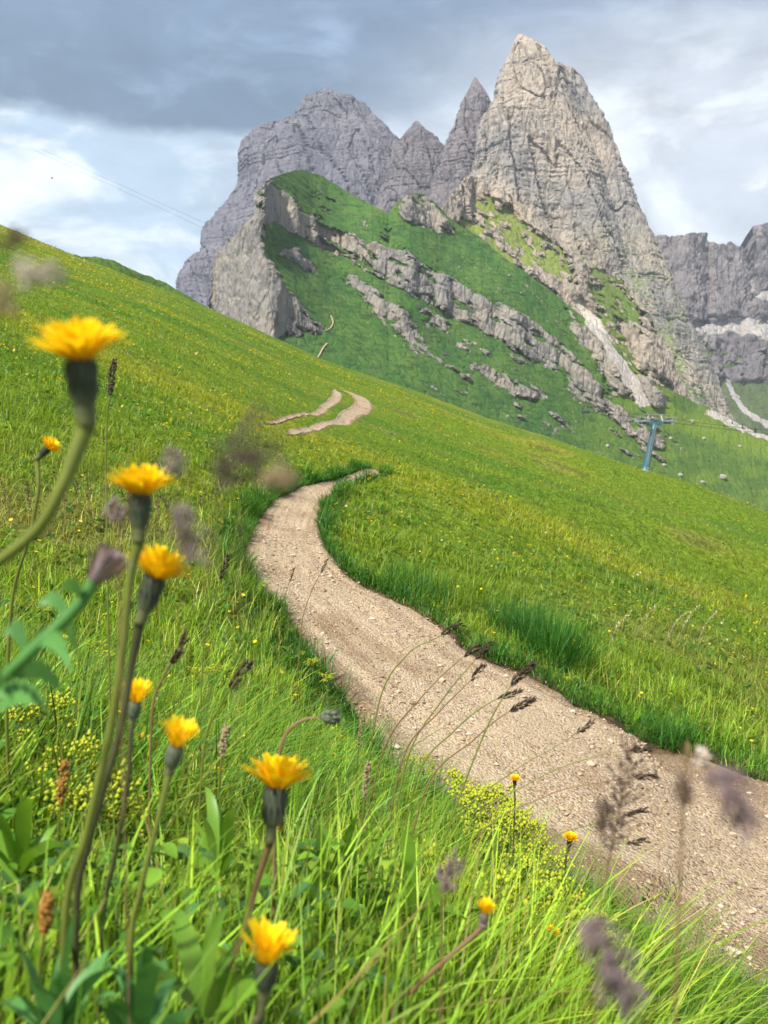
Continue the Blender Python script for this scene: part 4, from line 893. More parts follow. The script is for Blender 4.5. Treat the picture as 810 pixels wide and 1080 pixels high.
# ------------------------------------------------------------------ hawkbit flowers
def smoothP(P, n=7): return [Vector(p) for p in catmull([tuple(p) for p in P], n)]
def to_ground(P, drift=(0, 0.02)):
    """carry a stem's lowest point down into the ground"""
    q = Vector(P[-1]); d = (Vector(P[-1]) - Vector(P[-2])); g = gz(q.x, q.y)
    if q.z <= g: return P
    k = min(0.5, (q.z - g))
    r = Vector((q.x + drift[0] + d.x * 0.5, q.y + drift[1], 0)); r.z = gz(r.x, r.y) - 0.01
    m = (q + r) / 2 + Vector((d.x * 0.3, 0, 0)); return list(P) + [m, r]
def set_along(o, vals):
    a = o.data.attributes.new('along', 'FLOAT', 'POINT'); a.data.foreach_set('value', np.array(vals, np.float32))
def hawkbit(label, head, axis, wpx, opening, stem, c_mat, stem_mat, srad=0.0016, dz=0.12, sd=0, calyx_len=0.68, drift=(0, 0.03)):
    rr = random.Random(sd + int(head[0])); Y = head[2]; c = at(*head); D = wpx * Y / F
    a = Vector((axis[0], -dz, axis[1])).normalized(); u = a.cross(Vector((0, 1, 0.3))).normalized(); v = a.cross(u)
    R = D * 0.53 if opening > 0.5 else D * 0.95
    bot = c - a * D * calyx_len
    P = [bot] + [q for q in (at(*q) for q in stem) if (q - c).dot(-a) > D * (calyx_len + 0.22)]; P = to_ground(P, drift); S = smoothP(P, 8)
    t = thing('hawkbit_flower', S[-1], label, 'flower', 'yellow hawkbits in front')
    n = len(S); MB().tube(S, [srad * (1.0 + 0.75 * math.exp(-i / 5.0)) * (1 + 0.3 * i / n) for i in range(n)], 9).build('stem', stem_mat, t)
    # flower head: florets in rings
    b = MB(); al = []
    rings = [(32, 30, 1.0), (30, 44, 1.0), (26, 58, 0.98), (20, 75, 0.92)] if opening > 0.5 else [(26, 60, 1.0), (24, 69, 1.0), (20, 78, 0.98), (12, 86, 0.95)]
    for nn, ph, ln in rings:
        for k in range(nn):
            az = 2 * math.pi * (k + rr.uniform(-0.3, 0.3)) / nn; ph_ = math.radians(ph + rr.uniform(-7, 7) + (1 - opening) * 12 * (opening > 0.5)); L = R * ln * rr.uniform(0.84, 1.08)
            o_ = u * math.cos(az) + v * math.sin(az); sv = (a.cross(o_)).normalized(); r0 = D * 0.10
            pts = []
            for i in range(6):
                q = i / 5; e = ph_ + (0.45 - 0.55 * q) * 0.5
                pts.append(c + o_ * r0 * 0.8 + (o_ * math.cos(e) + a * math.sin(e)) * L * q)
            wv = D * 0.034 * rr.uniform(0.85, 1.2)
            n0 = len(b.v); b.strip(pts, [wv * 0.5, wv * 0.8, wv, wv * 1.1, wv * 1.05, wv * 0.72], sv, 0.25, up=a)
            al += [i / 5 for i in range(6) for _ in range(3)]
    fh = b.build('florets', M_PETAL, t); set_along(fh, al)
    # calyx
    m = MB(); prof = [(0.03, 0.14), (-0.06, 0.165), (-0.18, 0.155), (-0.32, 0.115), (-0.46, max(0.082, srad / D * 1.9)), (-calyx_len - 0.02, srad / D * 1.72)]
    if opening <= 0.5: prof = [(0.25, 0.20), (0.05, 0.235), (-0.2, 0.23), (-0.4, 0.17), (-0.56, max(0.1, srad / D * 1.9)), (-calyx_len - 0.02, srad / D * 1.72)]
    PP = smoothP([(p[0], p[1], 0) for p in prof], 4); m.tube([c + a * D * p.x for p in PP], [max(0.0006, D * p.y) for p in PP], 14)
    for row_, (h0, h1, rad) in enumerate([(-0.30, 0.08, 0.16), (-0.45, -0.12, 0.15)]):
        rad = rad * (1.45 if opening <= 0.5 else 1)
        for k in range(13):
            az = 2 * math.pi * (k + 0.5 * row_) / 13; o_ = u * math.cos(az) + v * math.sin(az)
            m.strip([c + a * D * h0 + o_ * D * rad * 0.75, c + a * D * (h0 + h1) / 2 + o_ * D * (rad + 0.012), c + a * D * h1 + o_ * D * (rad + 0.012)], [D * 0.03, D * 0.032, D * 0.004], a.cross(o_), 0.1, up=o_)
    cx_ = m.build('calyx', c_mat, t); set_along(cx_, [min(1, max(0, (-0.30 - (Vector(p) - c).dot(a) / D) / 0.36)) for p in m.v])
    return t
hawkbit('largest open yellow hawkbit, highest on the left, on a thick bent green stem', (85, 383, 0.36), (-0.03, 1), 96, 0.8, [(79, 450, .36), (66, 512, .362), (42, 555, .365), (2, 590, .37), (-45, 622, .39), (-80, 690, .42)], M_CALYX, M_STEM, 0.0022)
hawkbit('open yellow hawkbit on a straight yellowish stem, second from the top', (148, 524, 0.46), (0.05, 1), 70, 0.75, [(141, 575, .46), (137, 610, .46), (130, 680, .462), (116, 770, .466), (91, 880, .47), (68, 985, .48)], M_CALYX, M_STEM, 0.0019, dz=-0.02)
hawkbit('tilted open yellow hawkbit on a dark stem, right below the second flower', (163, 611, 0.49), (0.34, 1), 72, 0.78, [(149, 655, .49), (138, 705, .49), (128, 765, .492), (112, 825, .495), (94, 890, .50), (80, 975, .51)], M_CALYX, M_STEM_DARK, 0.0019, dz=-0.08)
hawkbit('small half-closed yellow hawkbit behind the dark stem', (142, 745, 0.62), (0.2, 1), 30, 0.3, [(138, 775, .62), (134, 830, .62), (122, 900, .63), (108, 980, .64)], M_CALYX_GREY, M_STEM_DARK, 0.0015)
hawkbit('half-closed yellow hawkbit with a grey green cup, between the dark stem and the sharp bloom', (184, 793, 0.54), (0.3, 1), 38, 0.3, [(174, 835, .54), (163, 880, .54), (148, 940, .545), (138, 1010, .55)], M_CALYX_GREY, M_STEM, 0.0016)
hawkbit('sharpest open yellow hawkbit with ragged florets and black cup, lower middle', (291, 834, 0.60), (0.1, 1), 78, 0.85, [(281, 890, .60), (270, 935, .60), (257, 985, .605), (228, 1040, .61), (190, 1085, .62)], M_CALYX, M_STEM_BROWN, 0.0017, dz=-0.30)
hawkbit('lowest yellow hawkbit, a closed brush-like head on a black cup at the bottom', (281, 1022, 0.43), (0.12, 1), 52, 0.3, [(274, 1075, .43), (268, 1120, .43)], M_CALYX, M_STEM_DARK, 0.0017)
hawkbit('small yellow hawkbit turned right on a pale curved stem at the left edge', (50, 473, 1.05), (0.75, 0.7), 24, 0.7, [(42, 485, 1.05), (40, 520, 1.05), (30, 570, 1.06), (12, 640, 1.08)], M_CALYX, M_STEM, 0.0018)
hawkbit('closed hawkbit bud showing orange tips on an arching brown stem', (511, 966, 0.66), (0.15, 1), 19, 0.2, [(498, 988, .66), (470, 1012, .66), (438, 1042, .665), (410, 1080, .67)], M_SEED_PURPLE, M_STEM_BROWN, 0.0017)
hawkbit('tiny open yellow hawkbit standing against the path gravel', (543, 823, 2.1), (0.05, 1), 12, 0.7, [(543, 845, 2.1), (542, 875, 2.1), (541, 905, 2.1)], M_CALYX, M_STEM_DARK, 0.0016)
hawkbit('small open yellow hawkbit on a thin dark stem at the gravel edge', (601, 886, 1.7), (0.1, 1), 17, 0.7, [(597, 905, 1.7), (596, 940, 1.7), (600, 985, 1.7)], M_CALYX, M_STEM_DARK, 0.0016)
hawkbit('small yellow hawkbit low in the grass beside the blurred seed heads', (582, 985, 1.3), (0.2, 1), 16, 0.7, [(578, 1005, 1.3), (574, 1040, 1.3)], M_CALYX, M_STEM, 0.0016)

# ------------------------------------------------------------------ nodding bud
def stalk(name, label, cat, path, head_n, mats, srad=0.0012, kind='spike', hw=0.006, hl=0.05, group=None, sd=0, spike_len=0.011, spike_w=0.0022, drift=(0, 0.02)):
    """a stem with a seed head along its upper end; path runs from the tip down, (px, row, depth)"""
    rr = random.Random(sd); P = [at(*q) for q in path]; P = to_ground(P, drift); S = smoothP(P, 10)
    t = thing(name, S[-1], label, cat, group); n = len(S)
    MB().tube(S, [srad * (0.5 + 0.7 * min(1, 2 * i / n)) for i in range(n)], 7).build('stem', mats[0], t)
    # points along the head
    acc = [0.0]
    for i in range(1, n): acc.append(acc[-1] + (S[i] - S[i - 1]).length)
    def pos(s):
        s = min(max(s, 0), acc[-1]); i = max(1, next((j for j in range(1, n) if acc[j] >= s), n - 1)); k = (s - acc[i - 1]) / max(1e-9, acc[i] - acc[i - 1])
        return S[i - 1].lerp(S[i], k), (S[i - 1] - S[i]).normalized()
    b = MB()
    for i in range(head_n):
        q = (i + rr.random()) / head_n; p, d = pos(q * hl)
        a = rr.uniform(0, 6.283); e = d.cross(Vector((0.3, 1, 0.1))).normalized(); f = d.cross(e); o_ = e * math.cos(a) + f * math.sin(a)
        if kind == 'spike': spread = hw * math.sin(math.pi * min(1, 0.12 + 0.8 * q)) ; org = p + o_ * spread * 0.5; dr = (d * 1.0 + o_ * 0.45).normalized()
        elif kind == 'panicle':
            spread = hw * (0.25 + 0.75 * math.sin(math.pi * min(1, 0.1 + 0.85 * q))) * rr.random(); org = p + o_ * spread + d * rr.uniform(-0.1, 0.25) * spread; dr = (d + o_ * 0.6 + Vector((0, 0, -0.2))).normalized()
        else: org = p + o_ * hw * 0.2; dr = (d * rr.uniform(-0.9, 1) + o_).normalized()
        L = spike_len * rr.uniform(0.7, 1.3); wv = spike_w * rr.uniform(0.7, 1.3); sx_ = dr.cross(o_ + Vector((0.01, 0.02, 0.03))).normalized(); sy_ = dr.cross(sx_)
        V = [org, org + dr * L * 0.45 + sx_ * wv, org + dr * L * 0.45 + sy_ * wv, org + dr * L * 0.45 - sx_ * wv, org + dr * L * 0.45 - sy_ * wv, org + dr * L]
        b.add(V, [(0, 2, 1), (0, 3, 2), (0, 4, 3), (0, 1, 4), (1, 2, 5), (2, 3, 5), (3, 4, 5), (4, 1, 5)])
        if kind == 'panicle' and spread > 0.002: b.tube([p - d * spread * 0.5, org], 0.0003, 3, False)
    b.build('seed_head', mats[1], t)
    return t
t = stalk('flower_bud', 'closed grey green bud nodding on an arched purplish stem behind the sharp bloom', 'flower bud', [(352, 756, .75), (334, 757, .75), (318, 760, .75), (303, 772, .75), (295, 795, .75), (290, 850, .76)], 60, (M_STEM_BROWN, M_CALYX_GREY), 0.0014, 'spike', 0.006, 0.013, sd=3, spike_len=0.008, spike_w=0.002)

# sedges and grasses whose dark heads cross the path
SEDGE = [((506, 681), (480, 700), (445, 735), (405, 790), 1.5, 'dark sedge head highest over the path, stem slanting down to the left'),
         ((484, 657), (462, 672), (430, 690), (400, 740), 1.6, 'dark sedge head leaning over the middle of the path, left of the highest'),
         ((517, 679), (496, 702), (465, 740), (430, 800), 1.45, 'dark sedge head just right of the highest one over the path'),
         ((509, 703), (492, 722), (462, 752), (425, 800), 1.4, 'dark sedge head below the highest pair, over the path'),
         ((561, 701), (532, 733), (500, 800), (425, 1000), 1.15, 'tall dark-tipped sedge on a long pale green stem to the bottom'),
         ((547, 730), (515, 742), (480, 770), (440, 820), 1.3, 'dark sedge head lying nearly level below the tall one'),
         ((562, 738), (530, 755), (500, 780), (450, 830), 1.3, 'second dark level sedge head, just under the other'),
         ((624, 762), (590, 785), (540, 815), (480, 870), 1.2, 'pale sedge with small brown head reaching over the gravel'),
         ((684, 790), (630, 797), (560, 825), (490, 880), 1.1, 'long thin sedge reaching farthest right across the gravel'),
         ((690, 818), (640, 824), (575, 840), (500, 890), 1.1, 'long thin sedge lying just under the farthest reaching one'),
         ((680, 855), (630, 868), (580, 885), (530, 930), 1.15, 'thin sedge behind the big dark panicle, lower than the long ones'),
         ((680, 887), (640, 892), (590, 905), (545, 950), 1.15, 'lowest thin sedge reaching over the gravel'),
         ((345, 590), (338, 605), (328, 625), (318, 660), 3.0, 'small dark sedge on the far left edge of the path'),
         ((310, 600), (306, 612), (300, 630), (296, 650), 3.0, 'small dark sedge beside the left path edge, leftmost there'),
         ((240, 588), (233, 610), (225, 640), (215, 680), 1.5, 'thin brown grass stalk standing left of the path bend'),
         ((196, 672), (187, 690), (172, 715), (160, 760), 0.9, 'blurred dark grass spike behind the tilted hawkbit'),
         ((262, 700), (246, 722), (232, 745), (215, 790), 1.0, 'dark slanting grass spike left of the nodding bud'),
         ((136, 640), (132, 655), (128, 690), (124, 740), 1.3, 'short brown grass spike among the hawkbit stems')]
for i, (a_, b_, c_, d_, Y, lab) in enumerate(SEDGE):
    hs_ = (0.45 if 7 <= i <= 11 else (0.75, 1.0, 0.85, 0.6, 1.05)[i % 5])
    stalk('sedge_stalk', lab, 'sedge', [a_ + (Y,), b_ + (Y,), c_ + (Y * 1.01,), d_ + (Y * 1.02,)], int(46 * hs_), (M_STEM if i % 3 else M_STEM_BROWN, M_SEED_DARK), 0.0011 if hs_ > 0.5 else 0.0007, 'spike', 0.0042 * hs_, (0.040 if Y < 2 else 0.06) * (hs_ ** 0.5), 'dark sedges beside the path', sd=i, spike_len=0.010, spike_w=0.0015)
# big near grasses, out of focus
PLUME = [([(668, 785, .62), (662, 815, .62), (655, 850, .62), (647, 885, .62), (638, 930, .63), (630, 1000, .64)], 130, M_SEED_DARK, 'panicle', 0.016, 0.082, 'large dark brown grass panicle hanging in front of the gravel path'),
         ([(792, 872, .34), (772, 838, .34), (748, 806, .34), (738, 800, .34), (722, 830, .345), (716, 930, .36)], 110, M_SEED_PURPLE, 'panicle', 0.009, 0.030, 'blurred purple grey seed head in front of the gravel near the right edge'),
         ([(640, 850, .4), (636, 868, .4), (632, 890, .4), (630, 960, .41)], 40, M_SEED_DARK, 'panicle', 0.004, 0.014, 'small blurred dark seed head left of the large panicle'),
         ([(722, 825, .4), (721, 842, .4), (718, 870, .4), (714, 960, .41)], 36, M_SEED_DARK, 'panicle', 0.004, 0.012, 'small blurred dark seed head right of the large panicle'),
         ([(664, 1062, .37), (652, 1028, .37), (634, 992, .37), (606, 976, .37), (612, 1020, .375), (616, 1100, .38)], 190, M_SEED_PURPLE, 'panicle', 0.013, 0.045, 'blurred pale and purple drooping seed head at the bottom, right of the middle'),
         ([(480, 905, .5), (474, 915, .5), (470, 940, .5), (466, 985, .51)], 60, M_SEED_PURPLE, 'panicle', 0.007, 0.022, 'blurred purple seed head over the lime blossoms'),
         ([(292, 470, .30), (268, 472, .30), (245, 482, .30), (232, 520, .30), (226, 600, .31), (220, 700, .34)], 60, M_SEED_BROWNISH, 'panicle', 0.016, 0.026, 'blurred dark plume in front of the far hillside, left of the path bend'),
         ([(302, 498, .29), (294, 508, .29), (286, 522, .29), (262, 600, .30), (250, 700, .33)], 60, M_SEED_TAN, 'round', 0.006, 0.006, 'blurred round tan seed head touching the path bend'),
         ([(182, 478, .42), (184, 492, .42), (188, 510, .42), (190, 600, .43)], 40, M_SEED_PURPLE, 'panicle', 0.005, 0.013, 'small blurred purple seed head just right of the second hawkbit'),
         ([(206, 590, .40), (202, 565, .40), (192, 540, .40), (186, 528, .40), (190, 600, .41), (192, 700, .42)], 80, M_SEED_PURPLE, 'panicle', 0.007, 0.028, 'blurred mauve drooping seed head right of the tilted hawkbit'),
         ([(118, 532, .5), (124, 545, .5), (128, 560, .5), (126, 640, .51)], 40, M_SEED_PURPLE, 'panicle', 0.005, 0.012, 'small blurred mauve seed head under the second hawkbit, on its left'),
         ([(58, 286, .30), (36, 288, .30), (14, 282, .30), (-20, 300, .30), (-50, 380, .32)], 60, M_PALE, 'panicle', 0.0035, 0.016, 'blurred pale seed head against the upper left hillside'),
         ([(18, 318, .28), (4, 316, .28), (-14, 322, .28), (-40, 400, .30)], 40, M_SEED_TAN, 'round', 0.005, 0.008, 'blurred tan seed head cut by the left edge under the pale one'),
         ([(22, 251, .34), (8, 257, .34), (-8, 264, .34), (-40, 330, .36)], 26, M_SEED_BROWNISH, 'panicle', 0.003, 0.010, 'blurred brown seed head at the left edge on the skyline'),
         ([(746, 796, .45), (737, 799, .45), (728, 802, .45), (720, 870, .46)], 40, M_PALE, 'round', 0.006, 0.008, 'blurred pale pink blossom above the purple grey seed head')]
for i, (pp, nn, mt, kd, hw_, hl_, lab) in enumerate(PLUME):
    Y0_ = pp[0][2]
    ks = 0.60 if Y0_ < 0.45 else 0.85
    pp = [(q[0], q[1], q[2] * ks) for q in pp]; hw_ *= ks; hl_ *= ks
    stalk('seed_grass', lab, 'grass seed head', pp, int(nn * 0.85), (M_STEM_BROWN, mt), 0.00007 if Y0_ < 0.45 else 0.0004, kd, hw_, hl_, 'blurred seed heads close by', sd=50 + i, spike_len=0.0055 * ks, spike_w=0.00085 * ks)
# plantain-like orange spikes in the grass
for i, (px, r0, r1, Y, mt, lab) in enumerate([(48, 945, 990, .5, M_SEED_ORANGE, 'blurred orange plantain spike at the lower left'), (66, 805, 850, .8, M_SEED_ORANGE, 'orange brown plantain spike under the leafy stalk on the left'), (386, 805, 845, 1.1, M_SEED_TAN, 'tan plantain spike right of the sharp hawkbit'),
                                            (236, 768, 800, .9, M_SEED_TAN, 'tan plantain spike left of the sharp hawkbit'), (118, 380, 418, 1.2, M_SEED_DARK, 'thin dark spike right of the largest hawkbit'), (290, 868, 890, .9, M_SEED_ORANGE, 'small orange spike by the broad pale leaves'), (380, 755, 790, 1.6, M_SEED_TAN, 'tan spike among the long blades beside the path')]):
    stalk('plantain_spike', lab, 'plantain', [(px + 3, r0, Y), (px, (r0 + r1) / 2, Y), (px - 2, r1, Y), (px - 6, r1 + 60, Y * 1.01)], 90, (M_STEM, mt), 0.0011, 'spike', 0.006 if Y > .6 else 0.0045, (r1 - r0) * Y / F, 'plantain spikes in the grass', sd=90 + i, spike_len=0.004, spike_w=0.0018)
# brown sedges standing together on the left
proto = None; rr = random.Random(5)
for i in range(70):
    px = rr.uniform(-30, 240); row = 470 + rr.uniform(-5, 55) + 0.05 * px; h = hit(px, row + 55, 1.2)
    lab = 'thin brown-headed sedge standing in the dry patch left of the path bend'
    if proto is None:
        b0 = Vector((h[0], h[1], gz(*h))); proto = thing('brown_sedge', b0, lab, 'sedge', 'brown sedges on the left bank')
        S = smoothP([b0, b0 + Vector((0.01, 0, 0.12)), b0 + Vector((0.03, 0, 0.24)), b0 + Vector((0.055, 0, 0.31))], 5)
        MB().tube(S, [0.0017] * len(S), 5).build('stem', M_STEM_BROWN, proto); bb = MB()
        for k in range(40):
            q = S[-1 - int(7 * rr.random() ** 1.3)]; a = rr.uniform(0, 6.28); d = Vector((math.cos(a) * 0.6, math.sin(a) * 0.6, 0.7)); L = rr.uniform(0.012, 0.028); s1 = d.cross(Vector((0, 0.2, 1))).normalized() * 0.0022
            bb.add([q, q + d * L * 0.5 + s1, q + d * L, q + d * L * 0.5 - s1], [(0, 1, 2, 3)]); bb.add([q, q + d * L * 0.5 + s1.cross(d), q + d * L, q + d * L * 0.5 - s1.cross(d)], [(0, 1, 2, 3)])
        bb.build('seed_head', leafy('seed_brown', False, (0.13, 0.085, 0.06), 0.2, 0.7, 0.4, 100), proto)
    else: dup(proto, (h[0], h[1], gz(*h)), rr.uniform(0, 6.28), rr.uniform(0.6, 1.15), lab)

# ------------------------------------------------------------------ leafy plants
def leaf_mb(b, p0, p1, wd, arch, fold=0.25, rr=random, side=None, lobes=0.0):
    p0 = Vector(p0); p1 = Vector(p1); ax = p1 - p0; s = side or ax.cross(Vector((0, 0, 1)))
    if s.length < 1e-4: s = Vector((1, 0, 0))
    s.normalize(); pts, ws = [], []; n = 12
    for i in range(n + 1):
        q = i / n; pts.append(p0 + ax * q + Vector((0, 0, arch * math.sin(math.pi * q))) + s * wd * 0.25 * math.sin(5 * q + p0.x * 90))
        wv = wd * (math.sin(math.pi * min(1, 0.06 + 0.94 * q ** 0.85)) ** 0.8) if q < 1 else 0.0003
        ws.append(max(0.0004, wv * (1 - lobes * (i % 2))))
    b.strip(pts, ws, s, fold)
def leafy_plant(name, label, base_px, Y, leaves, mat, cat='plant', group=None, wd=0.02, sd=0, lobes=0.0):
    rr = random.Random(sd); b = at(base_px[0], base_px[1], Y); g = gz(b.x, b.y); t = thing(name, (b.x, b.y, g), label, cat, group); base = Vector((b.x, b.y, max(g, b.z)))
    if b.z > g + 0.02: MB().tube([(b.x, b.y, g - 0.01), base], 0.002, 7).build('stem', M_STEM, t)
    for tip in [(tp[0] + rr.gauss(0, 14) * j, tp[1] + rr.gauss(0, 16) * j) + tuple(tp[2:]) for j in (0, 1) for tp in leaves]:
        q = at(tip[0], tip[1], Y + (tip[2] if len(tip) > 2 else rr.uniform(-0.08, 0.08)))
        m = MB(); L = (q - base).length; leaf_mb(m, base + Vector((0, 0, 0.003)), q, wd * 0.42 * rr.uniform(0.6, 1.3), L * rr.uniform(0.05, 0.22), rr.uniform(0.15, 0.4), rr, lobes=lobes, side=Vector((q.z - base.z, rr.uniform(-0.05, 0.05), -(q.x - base.x))) if rr.random() < 0.6 else None); m.build('leaf', mat, t)
    return t
leafy_plant('broadleaf_plant', 'broad pale green leaf rosette in the grass right of the sharp hawkbit', (345, 985), 1.05, [(375, 858), (338, 868), (402, 868), (300, 900), (420, 945), (362, 1010, -.1), (318, 940), (390, 920)], M_LEAF, 'leafy plant', 'broad-leaved plants', 0.028, 1)
leafy_plant('broadleaf_plant', 'darker toothed leaves low in the grass beside the pale rosette', (440, 990), 1.05, [(468, 930), (430, 925), (490, 965), (410, 1010, -.1), (455, 1040, -.15), (478, 1010, -.1)], M_LEAF, 'leafy plant', 'broad-leaved plants', 0.024, 2)
leafy_plant('broadleaf_plant', 'blurred broad leaf reaching up left of the lowest hawkbit', (215, 1080), 0.55, [(225, 955), (180, 975), (255, 1005), (160, 1020), (300, 1040)], M_LEAF, 'leafy plant', 'broad-leaved plants', 0.014, 3)
leafy_plant('broadleaf_plant', 'blurred dark leaves filling the bottom left corner', (60, 1110), 0.46, [(20, 1000), (70, 985), (110, 1010), (-10, 1050), (130, 1050), (60, 1030), (30, 1060)], M_LEAF_BLUE, 'leafy plant', 'broad-leaved plants', 0.013, 4)
leafy_plant('broadleaf_plant', 'blurred leafy clump at the bottom between the two lowest stems', (150, 1120), 0.5, [(120, 1020), (160, 1000), (190, 1030), (100, 1060), (210, 1065)], M_LEAF_BLUE, 'leafy plant', 'broad-leaved plants', 0.013, 5)
leafy_plant('broadleaf_plant', 'green lance leaves left of the sharp hawkbit stem', (232, 930), 0.85, [(216, 830), (205, 880), (250, 850), (262, 900), (190, 915)], M_LEAF, 'leafy plant', 'broad-leaved plants', 0.013, 6)
leafy_plant('broadleaf_plant', 'leafy clump at the left edge under the thistle', (20, 930), 0.7, [(-10, 850), (30, 840), (60, 870), (-20, 900), (80, 905), (45, 890)], M_LEAF, 'leafy plant', 'broad-leaved plants', 0.014, 7)
# thistle: blue green toothed leaves, mauve head
def thistle():
    Y = 0.37; P = [at(100, 612, Y), at(86, 634, Y), at(62, 660, Y), at(30, 690, Y), at(-5, 730, Y * 1.02), at(-30, 800, Y * 1.04)]; P = to_ground(P); S = smoothP(P, 7)
    t = thing('thistle', S[-1], 'blue green leafy thistle with a mauve head leaning in from the left edge', 'thistle')
    MB().tube(S, [0.0028] * len(S), 9).build('stem', M_LEAF_BLUE, t); h = at(106, 598, Y); d = (P[0] - P[1]).normalized(); b = MB(); rr = random.Random(3)
    for k in range(90):
        a = rr.uniform(0, 6.28); e = d.cross(Vector((0, 1, 0))).normalized(); f = d.cross(e); o_ = e * math.cos(a) + f * math.sin(a); dr = (d + o_ * rr.uniform(0, 0.6)).normalized()
        q = P[0] + o_ * 0.003; b.strip([q, q + dr * 0.008, q + dr * 0.015], [0.0006, 0.0008, 0.0003], o_.cross(d), 0.1)
    b.build('flower_head', M_SEED_PURPLE, t)
    for k, (px, row, tx, ty, w_) in enumerate([(86, 634, 62, 622, .006), (70, 652, 40, 636, .007), (62, 660, 84, 690, .007), (40, 680, 78, 706, .008), (30, 690, 2, 668, .008), (10, 712, 66, 730, .009), (4, 722, -30, 700, .009), (-5, 730, 50, 752, .009), (20, 700, 55, 668, .007), (-15, 760, 36, 745, .009)]):
        m = MB(); leaf_mb(m, at(px, row, Y), at(tx, ty, Y + 0.03 * ((k % 3) - 1)), w_ * 0.55, 0.004, 0.4, rr, side=Vector((0.4, 0.3, 1)), lobes=0.35); m.build('leaf', M_LEAF_BLUE, t)
thistle()
# lime-green blossom sprays
def lime_proto(b0):
    t = thing('lime_blossom_spray', b0, 'x', 'flower spray', 'lime-yellow blossom sprays by the path'); s = MB(); f = MB(); rr = random.Random(8)
    top = b0 + Vector((0.01, 0, 0.15)); s.tube([b0 - Vector((0, 0, 0.01)), b0 + Vector((0, 0, 0.08)), top], [0.0013, 0.0011, 0.0008], 6)
    for k in range(9):
        a = rr.uniform(0, 6.28); q = b0 + Vector((0, 0, rr.uniform(0.08, 0.14))); e = q + Vector((math.cos(a) * rr.uniform(.015, .05), math.sin(a) * rr.uniform(.015, .05), rr.uniform(.02, .05))); s.tube([q, (q + e) / 2 + Vector((0, 0, -.004)), e], 0.0007, 5)
        for j in range(16):
            c = e + Vector((rr.gauss(0, .008), rr.gauss(0, .008), rr.gauss(0, .006))); r = rr.uniform(.0022, .0042)
            f.add([c + Vector((r, 0, 0)), c + Vector((0, r, 0)), c - Vector((r, 0, 0)), c - Vector((0, r, 0)), c + Vector((0, 0, r)), c - Vector((0, 0, r))], [(0, 1, 4), (1, 2, 4), (2, 3, 4), (3, 0, 4), (1, 0, 5), (2, 1, 5), (3, 2, 5), (0, 3, 5)])
    s.build('stem', M_STEM, t); f.build('blossom', M_LIME, t); return t
LIMES = [(512, 890), (535, 905), (552, 912), (498, 935), (530, 945), (568, 985), (590, 1040), (610, 1050), (505, 905), (525, 925), (545, 935), (560, 960), (515, 950), (490, 915), (575, 1060), (595, 1075), (555, 1070), (620, 1070), (540, 1085), (530, 1060), (500, 1085), (330, 680), (345, 690), (312, 700), (440, 780), (455, 790), (235, 720), (215, 730), (20, 820), (45, 830), (100, 700), (110, 720), (80, 900), (120, 960), (100, 975)]
proto = None; rr = random.Random(12)
for i, (px, row) in enumerate(LIMES):
    h = hit(px, row + 22, 0.5); b0 = Vector((h[0], h[1], gz(*h)))
    if px > 480: lab = 'lime-yellow blossom spray in the clump at the near edge of the gravel'; 
    elif px > 300: lab = 'lime-yellow blossom spray in the grass along the left path edge'
    else: lab = 'lime-yellow blossom spray in the grass around the hawkbit stems'
    if proto is None: proto = lime_proto(b0); proto['label'] = lab
    else: dup(proto, b0, rr.uniform(0, 6.28), rr.uniform(1.4, 2.0) if px > 480 else rr.uniform(0.8, 1.3), lab)

# the tall tuft beside the path and smaller ones
def grass_tuft(label, px, row, n, H, R, colr, sd, name='grass_tuft'):
    global RNG
    h = hit(px, row); r_ = np.random.default_rng(sd); a = r_.uniform(0, 6.28, n); d = R * np.sqrt(r_.random(n)); x = h[0] + d * np.cos(a); y = h[1] + d * np.sin(a); z, _ = ground(x, y)
    V, Fq, C = blades(x, y, z - 0.01, H * r_.uniform(0.55, 1.1, n), np.full(n, 0.007) * r_.uniform(0.6, 1.2, n), np.abs(r_.normal(0.4, 0.3, n)), np.where(r_.random(n) < 0.6, a, r_.normal(0, 1, n)), np.array(colr) * np.exp(r_.normal(0, 0.25, n))[:, None], 6)
    o = mesh_np(name, V, Fq, M_GRASS, col=C); tag(o, label, 'grass tuft', 'grass tufts beside the path')
grass_tuft('tallest upright grass tuft on the far side of the path', 583, 697, 700, 0.52, 0.30, (0.045, 0.15, 0.02), 1)
grass_tuft('shorter dark grass tuft just left of the tallest one', 545, 672, 420, 0.36, 0.26, (0.04, 0.13, 0.02), 2)
grass_tuft('dark grass tuft at the path edge halfway to the bend', 440, 630, 420, 0.34, 0.32, (0.04, 0.135, 0.02), 3)
grass_tuft('yellow green tuft at the bottom right beside the gravel', 720, 1065, 420, 0.26, 0.22, (0.12, 0.19, 0.02), 4)
grass_tuft('green tuft at the bottom edge left of the yellow green one', 640, 1050, 380, 0.24, 0.20, (0.08, 0.17, 0.02), 5)
